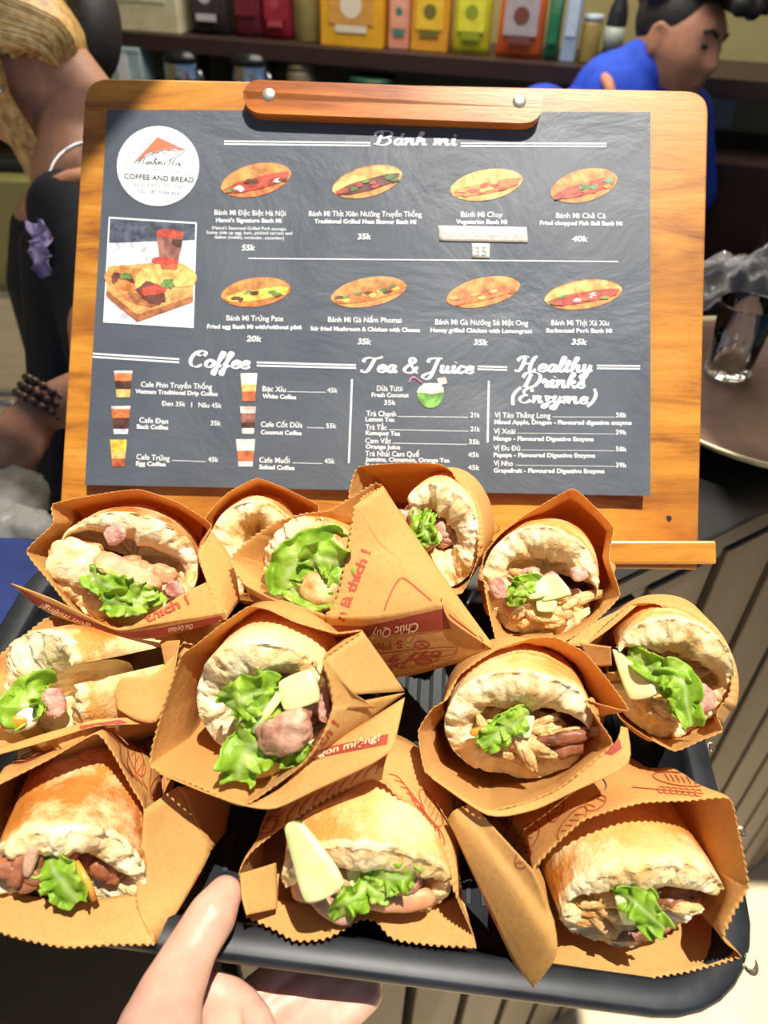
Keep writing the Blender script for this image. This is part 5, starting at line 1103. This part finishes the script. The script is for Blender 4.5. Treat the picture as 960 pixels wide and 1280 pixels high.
# ---- back counter under the shelf and what stands on it
ZB = U(480, 165, 1.9).z
struct(MB().box(spt(.6, .10, ZB / 2), sd * 1.5, sn * .19, Vector((0, 0, ZB / 2))).build('trim_2', M['shelf']))
def onback(x, n=.02):
    d = U(x, 130, 1) - CAMP; t = (spt(0, n, 0) - CAMP).dot(sn) / d.dot(sn); p = CAMP + d * t; return Vector((p.x, p.y, ZB))
def hpx(p, y):  # height above ZB of frame row y at p
    d0 = (p - CAMP).dot(-cback); return U(480, y, d0).z - ZB + .0
M['chrome'] = mat('polished_steel', S(190, 194, 200), .15, 1.0); M['dlid'] = mat('black_lid', S(24, 26, 30), .25)
M['pale'] = noisy('pale_blue_carton', S(160, 186, 190), S(186, 208, 210), 20, .4); M['jarc'] = noisy('jar_contents', S(120, 112, 84), S(140, 130, 100), 30, .4); M['dgreen'] = mat('green_lid', S(30, 70, 50), .4); M['bluecloth'] = noisy('blue_cloth', S(24, 50, 130), S(34, 66, 160), 40, .8, .3)
p = onback(172); h = hpx(p, 66); w = 26 / F * 1.95
cr_ = empty('milk_carton', 'pale blue carton at the left on the back counter under the shelf', 'carton'); MB().box(p + Vector((0, 0, h / 2)), sd * w, sn * .045, Vector((0, 0, h / 2))).build('carton_body', M['pale'], cr_, bevel=.004); MB().box(p + Vector((0, 0, h + .004)), sd * w * 1.02, sn * .047, Vector((0, 0, .006))).build('carton_top', M['pale'], cr_, bevel=.002); MB().box(p + Vector((0, 0, h / 2)) - sn * .046, sd * w * .3, sn * .0012, Vector((0, 0, h * .46))).build('pale_stripe', M['white'], cr_)
for x, lab in ((238, 'left of two steel canisters with black lid on the back counter'), (320, 'right of two steel canisters with black lid on the back counter')):
    p = onback(x); h = hpx(p, 78); r_ = 29 / F * 1.95; c_ = empty('steel_canister', lab, 'canister', 'steel canisters on the back counter')
    MB().lathe(p, (0, 0, 1), [(r_ * .97, 0), (r_, .004), (r_, h), (r_ * .98, h + .002)], 36).build('canister_body', M['chrome'], c_, True); MB().lathe(p + Vector((0, 0, h)), (0, 0, 1), [(r_ * 1.07, 0), (r_ * 1.07, .012), (r_ * .9, .026), (r_ * .4, .036), (.002, .037)], 36).build('canister_lid', M['dlid'], c_, True); MB().ball(p + Vector((0, 0, h + .042)), Vector((.011, 0, 0)), Vector((0, .011, 0)), Vector((0, 0, .008))).build('lid_knob', M['chrome'], c_, True)
    MB().tube([p + sd * r_ * .8 - sn * r_ * .62 + Vector((0, 0, h * .95)), p + sd * r_ * 1.15 - sn * r_ * .75 + Vector((0, 0, h * .7)), p + sd * r_ * .8 - sn * r_ * .62 + Vector((0, 0, h * .35))], .004, 8).build('canister_handle', M['chrome'], c_, True)
for x, y, w_, lab, lm in ((378, 74, 19, 'beige jar with flat lid on the back counter right of the steel canisters', 'jarc'), (466, 88, 32, 'wide low jar with green lid on the back counter', 'dgreen')):
    p = onback(x); h = hpx(p, y); r_ = w_ / F * 1.93; c_ = empty('storage_jar', lab, 'jar', 'jars on the back counter'); MB().lathe(p, (0, 0, 1), [(r_ * .95, 0), (r_, .005), (r_, h * .8), (r_ * .92, h * .88)], 30).build('jar_body', M['jarc'], c_, True); MB().lathe(p + Vector((0, 0, h * .86)), (0, 0, 1), [(r_ * .96, 0), (r_ * .96, h * .12), (r_ * .85, h * .14)], 30).build('lid', M[lm], c_, True)
p = onback(612); h = hpx(p, 95); V_ = MB().ball(p + Vector((0, 0, h * .5)), sd * .065, sn * .05, Vector((0, 0, h * .5)), 28, 18); V_.V = [v * 1 + Vector((0, 0, .012 * FB(v, 22))) for v in V_.V]; tag(V_.build('folded_cloth', M['bluecloth'], None, True), 'crumpled dark blue cloth on the back counter just above the board edge', 'cloth')
M['switch'] = mat('switch_white', S(170, 176, 184), .5)
p = U(900, 140, 1); d = p - CAMP; t = (spt(0, .26, 0) - CAMP).dot(sn) / d.dot(sn); p = CAMP + d * t
sw = empty('wall_switch', 'small pale wall switch on the olive wall right of the board', 'switch'); MB().box(p - sn * .004, sd * .034, sn * .006, Vector((0, 0, .034))).build('switch_plate', M['switch'], sw, bevel=.003); MB().box(p - sn * .011, sd * .012, sn * .003, Vector((0, 0, .018))).build('switch_rocker', M['switch'], sw, bevel=.002)
# ---- left: cabinet, pastry tray, plastic bags, blue box
M['olive'] = noisy('olive_cabinet', S(138, 132, 78), S(150, 144, 88), 3, .6); M['steel'] = noisy('brushed_steel', S(150, 146, 132), S(168, 164, 150), 30, .35, stretch=(.05, 1, 1), metal=.3)
c0 = U(20, 320, 1.45); top = U(20, 232, 1.42)
cb_ = empty('display_cabinet', 'olive cabinet with a steel lower front behind the woman at the left', 'cabinet')
MB().box((c0.x - .30, c0.y + .3, top.z / 2 + .25), (.55, 0, 0), (0, .22, 0), (0, 0, top.z / 2 - .25)).build('cabinet_body', M['olive'], cb_, bevel=.004)
MB().box((c0.x - .30, c0.y + .3, .25), (.55, 0, 0), (0, .24, 0), (0, 0, .25)).build('cabinet_base', M['steel'], cb_, bevel=.004)
zs = U(15, 430, 1.4).z
MB().box((c0.x - .30, c0.y + .065, zs - .28), (.56, 0, 0), (0, .015, 0), (0, 0, .28)).build('steel_front', M['steel'], cb_, bevel=.003)
MB().tube([Vector((c0.x - .62, c0.y + .03, zs - .24)), Vector((c0.x + .1, c0.y + .03, zs - .24))], .008, 8).build('cabinet_handle', M['chrome'], cb_, True)
pt_ = empty('pastry_case', 'clear pastry case with black base on the olive cabinet behind the woman', 'pastry case')
pcx = Vector((c0.x - .22, c0.y + .28, top.z))
MB().box(pcx + Vector((0, 0, .014)), (.30, 0, 0), (0, .15, 0), (0, 0, .013)).build('case_base', M['black'], pt_, bevel=.003)
M['pane'] = mat('clear_acrylic', (1, 1, 1, 1), .03, Transmission_Weight=1, IOR=1.1)
for s_ in (-1, 1):
    MB().box(pcx + Vector((0, s_ * .145, .10)), (.29, 0, 0), (0, .002, 0), (0, 0, .072)).build('case_pane', M['pane'], pt_); MB().box(pcx + Vector((s_ * .288, 0, .10)), (.002, 0, 0), (0, .14, 0), (0, 0, .072)).build('case_pane', M['pane'], pt_)
MB().box(pcx + Vector((0, 0, .174)), (.295, 0, 0), (0, .15, 0), (0, 0, .003)).build('case_top', M['white'], pt_)
M['bun_dough'] = noisy('pale_rolls', S(220, 196, 156), S(236, 220, 190), 30, .5)
for k in range(5):
    b_ = MB().ball(pcx + Vector((-.22 + k * .11, -.02, .062)), Vector((.050, 0, 0)), Vector((0, .10, 0)), Vector((0, 0, .034)), 20, 12).build('bread_roll', M['bun_dough'], None, True)
    tag(b_, 'pale uncut bread roll inside the pastry case', 'bread roll', 'pale rolls in the pastry case')
M['poly'] = mat('thin_plastic_bag', S(170, 170, 164), .25, Transmission_Weight=.65, IOR=1.1)
for k, (x, y, d_, r_, lab) in enumerate(((0, 640, .845, .046, 'grey clear plastic bag behind the tray left corner, upper one of two'), (34, 676, .80, .040, 'lower crumpled clear plastic bag nearest the blue box at the left'))):
    b_ = MB().ball(U(x, y, d_), Vector((r_, 0, 0)), Vector((0, r_, 0)), Vector((0, 0, r_ * .9)), 40, 28); c_ = U(x, y, d_); b_.V = [c_ + (v - c_) * (1 + .35 * FB(v, 26, k, 4)) for v in b_.V]
    tag(b_.build('plastic_bag', M['poly'], None, True), lab, 'plastic bag', 'clear plastic bags at the left')
bt = U(20, 690, .74)
wt = empty('work_table', 'low steel work table holding plastic bags beside the woman', 'table')
wz = min(v.z for v in (U(36, 672, .80), U(12, 632, .86))) - .042
MB().box((bt.x - .17, bt.y + .075, wz - .015), (.21, 0, 0), (0, .075, 0), (0, 0, .015)).build('table_top', M['steel'], wt, bevel=.003)
for a_ in (-1, 1):
    for b_ in (-1, 1): MB().box((bt.x - .17 + a_ * .18, bt.y + .075 + b_ * .055, (wz - .03) / 2), (.015, 0, 0), (0, .015, 0), (0, 0, (wz - .03) / 2)).build('table_leg', M['steel'], wt)
M['blue'] = noisy('blue_plastic', S(22, 36, 82), S(30, 46, 98), 20, .4)
bx_ = empty('blue_crate_lid', 'flat dark blue plastic lid on the counter beside the tray left corner', 'lid')
bc = zplane(-30, 745, ZT + .012)
MB().box(bc, (.10, 0, 0), (0, .055, 0), (0, 0, .011)).build('lid_panel', M['blue'], bx_, bevel=.004); MB().box(bc + Vector((0, 0, .013)), (.08, 0, 0), (0, .040, 0), (0, 0, .002)).build('raised_rim', M['blue'], bx_, bevel=.001)
# ------------------------------------------------------------------ people
M['skin'] = noisy('skin', S(214, 160, 136), S(228, 178, 154), 60, .45, .08, Subsurface_Weight=.15, Subsurface_Scale=.01)
M['skin_tan'] = noisy('tan_skin', S(176, 122, 96), S(190, 136, 108), 50, .5, .05, Subsurface_Weight=.1, Subsurface_Scale=.01)
M['skin_w'] = noisy('warm_skin', S(178, 128, 104), S(192, 142, 116), 50, .5, .05, Subsurface_Weight=.1, Subsurface_Scale=.01)
M['hair_black'] = noisy('black_hair', S(16, 16, 20), S(34, 32, 36), 120, .6, .4)
M['hair_blond'] = noisy('blonde_hair', S(176, 128, 66), S(238, 200, 130), 90, .35, .2)
M['shirt_blue'] = noisy('blue_shirt', S(24, 64, 190), S(34, 82, 214), 30, .8, .2)
M['top_black'] = noisy('black_fabric', S(14, 16, 24), S(24, 26, 36), 60, .85, .2)
M['strap'] = mat('tan_strap', S(206, 140, 104), .7); M['silver'] = mat('silver', S(210, 212, 216), .2, 1.0)
M['lip'] = mat('lip', S(150, 84, 76), .5); M['eye_w'] = mat('eye_white', S(220, 214, 206), .3); M['lilac'] = noisy('lilac_cloth', S(150, 140, 190), S(180, 160, 200), 60, .8)
M['bead'] = noisy('dark_beads', S(60, 40, 36), S(100, 76, 70), 90, .4)
def gz(v, c, s): return math.exp(-((v - Vector(c)).length / s) ** 2)
def head_pt(d):
    """unit direction (forward, left, up) to a point of a head of 0.23 m"""
    f, l, u = d
    p = Vector((f * .095, l * .074, u * .116))
    low = max(0, -u - .1); p.y *= 1 - .30 * min(1, low * 1.1); 
    if f < 0: p.x *= 1 - .25 * low; p.z += .035 * low * (-f)
    if f > 0: p.x *= 1 + .05 * low
    e = Vector((f, abs(l), u))
    p.x += .020 * math.exp(-((u + .14) / .13) ** 2 - (l / .15) ** 2) * max(0, f) + .010 * math.exp(-((u - .06) / .14) ** 2 - (l / .12) ** 2) * max(0, f)
    p -= d * (.010 * gz(e, (.90, .36, .13), .16)); p += d * (.006 * gz(e, (.88, .30, .36), .2) + .005 * gz(e, (.72, .62, -.12), .25) + .009 * gz(e, (.72, 0, -.74), .22))
    p.x += max(0, f) * (.008 * math.exp(-((u + .42) / .05) ** 2 - (l / .26) ** 2) + .008 * math.exp(-((u + .54) / .05) ** 2 - (l / .22) ** 2) - .004 * math.exp(-((u + .48) / .025) ** 2 - (l / .3) ** 2))
    return p
class Hd:
    def __init__(s, c, fwd, up, k=1.0):
        s.c = c; s.f = fwd.normalized(); s.l = up.cross(s.f).normalized(); s.u = s.f.cross(s.l); s.k = k
    def w(s, p): return s.c + (s.f * p[0] + s.l * p[1] + s.u * p[2]) * s.k
    def on(s, f, l, u, out=0): d = Vector((f, l, u)).normalized(); return s.w(head_pt(d) + d * out)
    def add(s, mb):
        n, r = 64, 48; loops = []
        for j in range(r + 1):
            t = PI * (j + .05) / (r + .1)
            loops.append([s.w(head_pt(Vector((math.sin(t) * math.cos(2 * PI * k / n), math.sin(t) * math.sin(2 * PI * k / n), math.cos(t))))) for k in range(n)])
        mb.loft(loops)
        for sg in (-1, 1):
            mb.ball(s.w((-.006, sg * .075, .004)), s.f * .018 * s.k, (s.l * sg * .007 + s.f * -.004) * s.k, s.u * .032 * s.k, 20, 14)
            mb.tube([s.w((.010, sg * .078, .022)), s.w((0, sg * .083, .034)), s.w((-.018, sg * .083, .022)), s.w((-.018, sg * .081, -.004)), s.w((-.002, sg * .077, -.028))], .0045 * s.k, 8)
    def patch(s, name, root, m, pts, r):
        MB().tube([s.on(*p) for p in pts], r, 8).build(name, m, root, True)
def limb(mb, pts, rs): 
    mb.tube(pts, rs, 20)
    for p, r in ((pts[0], rs[0]), (pts[-1], rs[-1])): mb.ball(p, Vector((r, 0, 0)), Vector((0, r, 0)), Vector((0, 0, r)), 16, 12)
def oval(c, x, y, n=28): return [c + x * math.cos(2 * PI * k / n) + y * math.sin(2 * PI * k / n) for k in range(n)]
UPW = Vector((0, 0, 1))
# ---- man at the right, looking down
man = empty('person', 'person with curly black hair and blue shirt looking down behind the board', 'person')
hc = U(846, 58, 1.58); fw = (cright * .62 + cback * .58 - cup * .62)
H = Hd(hc, fw, (UPW * .95 + cright * .22), .97)
mb = MB(); H.add(mb)
sh = U(768, 128, 1.66); nb = U(800, 92, 1.62)
limb(mb, [H.w((-.035, 0, -.035)), H.w((-.045, 0, -.09)), nb, sh], [.056, .053, .054, .050])
tors = [sh + Vector((0, 0, .0)), sh - UPW * .10, sh - UPW * .3, sh - UPW * .55]
ax = (cright * .9 + cback * -.3); ax.z = 0; ax.normalize(); ay_ = Vector((-ax.y, ax.x, 0))
mb.loft([oval(tors[0] + UPW * .02, ax * .06, ay_ * .06), oval(tors[0], ax * .16, ay_ * .09), oval(tors[1], ax * .195, ay_ * .115), oval(tors[2], ax * .18, ay_ * .11), oval(tors[3], ax * .17, ay_ * .11)])
for sg in (-1, 1): limb(mb, [tors[0] + ax * .16 * sg - UPW * .03, tors[0] + ax * .24 * sg - UPW * .28 - ay_ * .02, tors[0] + ax * (.16 * sg) - UPW * .42 - ay_ * .24], [.060, .046, .034])
link('body', remeshed(mb, .006, 4), man, M['skin_tan'])
sb = MB()
sb.loft([oval(tors[0] + UPW * .045, ax * .078, ay_ * .078), oval(tors[0] + UPW * .02, ax * .10, ay_ * .085), oval(tors[0] - UPW * .005, ax * .185, ay_ * .105), oval(tors[1], ax * .215, ay_ * .130), oval(tors[2], ax * .20, ay_ * .126), oval(tors[3], ax * .19, ay_ * .125)])
limb(sb, [nb, nb.lerp(sh, .5), sh], [.066, .080, .10])
for sg in (-1, 1): limb(sb, [tors[0] + ax * .165 * sg - UPW * .035, tors[0] + ax * .235 * sg - UPW * .2 - ay_ * .01], [.074, .066])
link('shirt', remeshed(sb, .007, 5, 'shirt'), man, M['shirt_blue'])
cl = MB(); nk = (H.w((-.045, 0, -.09)) - nb).normalized(); na = nk.orthogonal().normalized(); nb2 = nk.cross(na)
cl.loft([oval(nb - nk * .012, na * .078, nb2 * .078), oval(nb + nk * .016, na * .071, nb2 * .071), oval(nb + nk * .034, na * .068, nb2 * .068), oval(nb + nk * .033, na * .064, nb2 * .064), oval(nb - nk * .01, na * .070, nb2 * .070)], True, False)
cl.build('shirt_collar', M['shirt_blue'], man, True)
MB().tube([U(766, 122, 1.545), U(760, 104, 1.56), U(753, 92, 1.60), U(750, 86, 1.66)], [.011] * 4, 8).build('apron_strap', M['strap'], man, True)
for sg in (1, -1):
    H.patch('eyebrow', man, M['hair_black'], [(.93, sg * .16, .30), (.86, sg * .36, .36), (.74, sg * .52, .30)], .0042)
    MB().ball(H.on(.88, sg * .36, .13, .000), H.f * .006, H.l * .013, H.u * .004, 14, 10).build('eye', M['hair_black'], man, True)
H.patch('lips', man, M['lip'], [(.84, .24, -.47), (.90, 0, -.49), (.84, -.24, -.47)], .0042)
hb = MB()
rnd = random.Random(5)
for k in range(120):
    th = rnd.uniform(0, 2 * PI); u = rnd.uniform(.45, 1); q = math.sqrt(1 - u * u); d = (q * math.cos(th), q * math.sin(th), u)
    if d[0] > .1 and u < .72: continue
    c_ = H.on(*d, .012 + .02 * max(0, u) + (.012 if d[0] > .3 else 0)); r_ = rnd.uniform(.014, .024); hb.ball(c_, Vector((r_, 0, 0)), Vector((0, r_, 0)), Vector((0, 0, r_)), 10, 8)
hb.ball(H.w((-.022, 0, .045)), H.f * .088, H.l * .078, H.u * .082, 30, 20)
for k in range(46):
    c_ = H.w((.085 + rnd.uniform(-.05, .06), rnd.uniform(-.06, .075), .106 + rnd.uniform(-.016, .045))); r_ = rnd.uniform(.014, .022); hb.ball(c_, Vector((r_, 0, 0)), Vector((0, r_, 0)), Vector((0, 0, r_)), 10, 8)
link('curly_hair', remeshed(hb, .005, 1, 'hair'), man, M['hair_black'])
# ---- woman at the left, turned away
wom = empty('person', 'person with blonde and black hair in a black top at the left edge', 'person')
hc = U(18, 78, 1.06); fw = -cright * .85 - cback * .30 - cup * .30
H = Hd(hc, fw, UPW * .9 - cright * .15 - cback * .1, .98)
mb = MB(); H.add(mb)
s0 = U(105, 232, 1.10); nk0 = U(92, 168, 1.09)
limb(mb, [H.w((-.04, 0, -.02)), H.w((-.055, 0, -.075)), nk0, s0], [.058, .054, .055, .07])
ax = (cright * .75 - cback * .66); ax.z = 0; ax.normalize(); ay_ = Vector((-ax.y, ax.x, 0))
T0 = s0; T1 = s0 - UPW * .12; T2 = s0 - UPW * .32; T3 = s0 - UPW * .75; T4 = s0 - UPW * 1.4
mb.loft([oval(T0 + UPW * .01, ax * .06, ay_ * .05), oval(T0 - UPW * .02, ax * .10, ay_ * .06), oval(T1, ax * .125, ay_ * .085), oval(T2, ax * .13, ay_ * .08), oval(T3, ax * .16, ay_ * .10), oval(T4, ax * .13, ay_ * .09)])
elb, wr = U(135, 490, .90), U(48, 512, .875)
limb(mb, [U(85, 262, 1.02), U(120, 380, 1.0), elb], [.044, .040, .035]); limb(mb, [elb, elb.lerp(wr, .5), wr], [.036, .032, .024])
pm = U(26, 545, .87); limb(mb, [wr, pm], [.024, .030])
mb.ball(U(25, 545, .87), (pm - wr).normalized() * .045, cback * .018, (pm - wr).normalized().cross(cback) * .034, 18, 12)
for k, (kx, ky, tx_, ty_) in enumerate(((6, 556, 2, 588), (15, 566, 16, 602), (25, 568, 30, 606), (34, 562, 40, 598))): limb(mb, [U(kx, ky, .868), U((kx + tx_) / 2 - 2, (ky + ty_) / 2, .863), U(tx_, ty_, .868)], [.0085, .008, .0065])
limb(mb, [U(42, 535, .868), U(48, 556, .860), U(44, 574, .858)], [.011, .0095, .007])
link('body', remeshed(mb, .005, 4), wom, M['skin_w'])
tb = MB()
tb.loft([oval(T0 - UPW * .028, ax * .108, ay_ * .066), oval(T1, ax * .138, ay_ * .093), oval(T2, ax * .14, ay_ * .09), oval(T3, ax * .17, ay_ * .11), oval(T4, ax * .16, ay_ * .11)])
limb(tb, [U(85, 264, 1.02), U(120, 380, 1.0), U(128, 440, .98)], [.053, .049, .046])
tb.tube([U(82, 300, 1.04), U(88, 480, 1.05), U(96, 620, 1.06), U(96, 760, 1.06)], [.06, .055, .055, .06], 18)
link('black_top', remeshed(tb, .007, 5, 'top'), wom, M['top_black'])
MB().tube([U(58, 250, .985), U(68, 232, .985), U(88, 224, .985), U(112, 220, 1.0), U(122, 218, 1.05)], [.012] * 5, 8).build('shoulder_strap', M['strap'], wom, True)
ch = MB(); cp = catmull([U(58, 226, .985), U(66, 205, 1.0), U(78, 191, 1.01), U(95, 181, 1.02), U(118, 176, 1.06)], 7)
for k, p in enumerate(cp): ch.ball(p, cright * .0035, cup * .0035, cback * .0025, 8, 6)
ch.build('chain_necklace', M['silver'], wom, True)
br = MB()
tt = (pm - wr).normalized(); u1 = tt.orthogonal().normalized(); u2 = tt.cross(u1)
for j in range(3):
    for k in range(16): br.ball(wr - tt * (.004 + j * .010) + (u1 * math.cos(k * PI / 8) + u2 * math.sin(k * PI / 8)) * .028, u1 * .006, u2 * .006, tt * .005, 8, 6)
br.build('bead_bracelet', M['bead'], wom, True)
MB().ball(H.w((-.004, .084, -.030)), cright * .004, cup * .004, cback * .004, 10, 8).build('earring', M['silver'], wom, True)
leaf(wom, [(46, 280, .965), (52, 300, .96), (50, 322, .96), (58, 345, .965)], .022, .008, 3, 'lilac_ruffle', 9, 'lilac')
def hair(name, m, roots, seed, n, r=.0035, per=6):
    rnd = random.Random(seed); mbh = MB()
    for k in range(n):
        t = rnd.random(); P = []
        for a, b in roots:
            p = a.lerp(b, t); P.append(p + Vector((rnd.gauss(0, 1), rnd.gauss(0, 1), rnd.gauss(0, 1))) * .006)
        Q = catmull(P, per); mbh.tube(Q, [r * (1.1 - .8 * i / len(Q)) for i in range(len(Q))], 5)
    return mbh
bl = MB(); n, rr = 64, 44; PV = []; FV = []; keepv = []
for j in range(rr + 1):
    t = PI * (j + .05) / (rr + .1)
    for k in range(n):
        d = Vector((math.sin(t) * math.cos(2 * PI * k / n), math.sin(t) * math.sin(2 * PI * k / n), math.cos(t)))
        PV.append(H.w(head_pt(d) + d * .014)); keepv.append(d.z > .16 + .75 * max(0, d.x - .25) - .62 * max(0, -d.x))
        if j < rr: a = j * n + k; b = j * n + (k + 1) % n; FV.append((a, b, b + n, a + n))
bl.add(PV, [f for f in FV if all(keepv[i] for i in f)])
used = sorted({i for f in bl.F for i in f}); mp = {q: k for k, q in enumerate(used)}; bl.V = [bl.V[i] for i in used]; bl.F = [tuple(mp[i] for i in f) for f in bl.F]
o = bl.build('blonde_hair', M['hair_blond'], wom, True); o.modifiers.new('t', 'SOLIDIFY').thickness = .004
bb = U(118, 34, 1.10)
bm_ = MB().ball(bb, cright * .036, cback * .05, cup * .078, 30, 22); bm_.build('black_hair', M['hair_black'], wom, True)
M['hair_light'] = noisy('light_blonde_hair', S(226, 186, 110), S(250, 224, 166), 90, .35, .2)
hr = MB(); hl = MB(); rnd = random.Random(3)
for k in range(620):
    a = rnd.uniform(0, 1); o_ = .016 + rnd.uniform(0, .010); h_ = (hl if rnd.random() < .4 else hr)
    P = [H.on(.95 - .9 * a, .15 + .1 * rnd.random(), .55 + .5 * a, o_), H.on(.62 - .9 * a, .62, .55 + .35 * a, o_ + .004), H.on(.12 - .75 * a, .92 - .2 * a, .30 + .12 * a, o_ + .004), H.on(-.45 - .4 * a, .75 - .4 * a, -.02, o_ + .002), H.on(-.80, .55 - .5 * rnd.random(), -.30 - .2 * rnd.random(), .010)]
    h_.tube(catmull(P, 6), [.0022] * 22 + [.0014, .0010, .0006], 5)
hr.build('blonde_strands', M['hair_blond'], wom, True); hl.build('light_strands', M['hair_light'], wom, True)
ws = MB()
for k in range(70):
    x = rnd.uniform(-.5, .3); ws.tube(catmull([H.on(.6, .6, .5, .02), H.on(.25 + x, .95, .1, .02), H.on(.2 + x * .5, .9, -.35, .012), H.w((.03 + x * .06, .07, -.13 - rnd.uniform(0, .03)))], 6), .0012, 5)
ws.build('loose_strands', M['hair_blond'], wom, True)
# ---- hand under the tray
hand = empty('person', 'hand gripping the near rim of the tray, thumb on top, fingers underneath', 'person')
mb = MB()
def pw(*p): return U(*p)
limb(mb, [pw(150, 1560, .35), pw(180, 1420, .356), pw(205, 1330, .362)], [.030, .027, .027])                      # wrist
mb.tube([pw(190, 1380, .362), pw(235, 1320, .372), pw(290, 1290, .385)], [.026, .032, .026], 20)                      # palm
mb.ball(pw(245, 1310, .382), cright * .042, cup * .040, cback * .016, 24, 16)
limb(mb, [pw(185, 1350, .355), pw(198, 1290, .352), pw(216, 1235, .352), pw(243, 1180, .356), pw(268, 1140, .364), pw(281, 1117, .371)], [.0225, .0195, .0150, .0118, .0118, .0088])  # thumb
for kn in (((262, 1300, .392), (330, 1235, .408), (392, 1185, .425), (420, 1150, .436)), ((280, 1310, .394), (355, 1255, .405), (425, 1213, .416), (470, 1185, .425)), ((280, 1335, .392), (365, 1285, .402), (440, 1232, .410), (478, 1205, .416)), ((275, 1365, .388), (355, 1325, .396), (425, 1275, .402), (462, 1245, .406))):
    limb(mb, [pw(*q) for q in kn], [.0115, .0100, .0090, .0072])
link('hand', remeshed(mb, .0022, 7), hand, M['skin'])
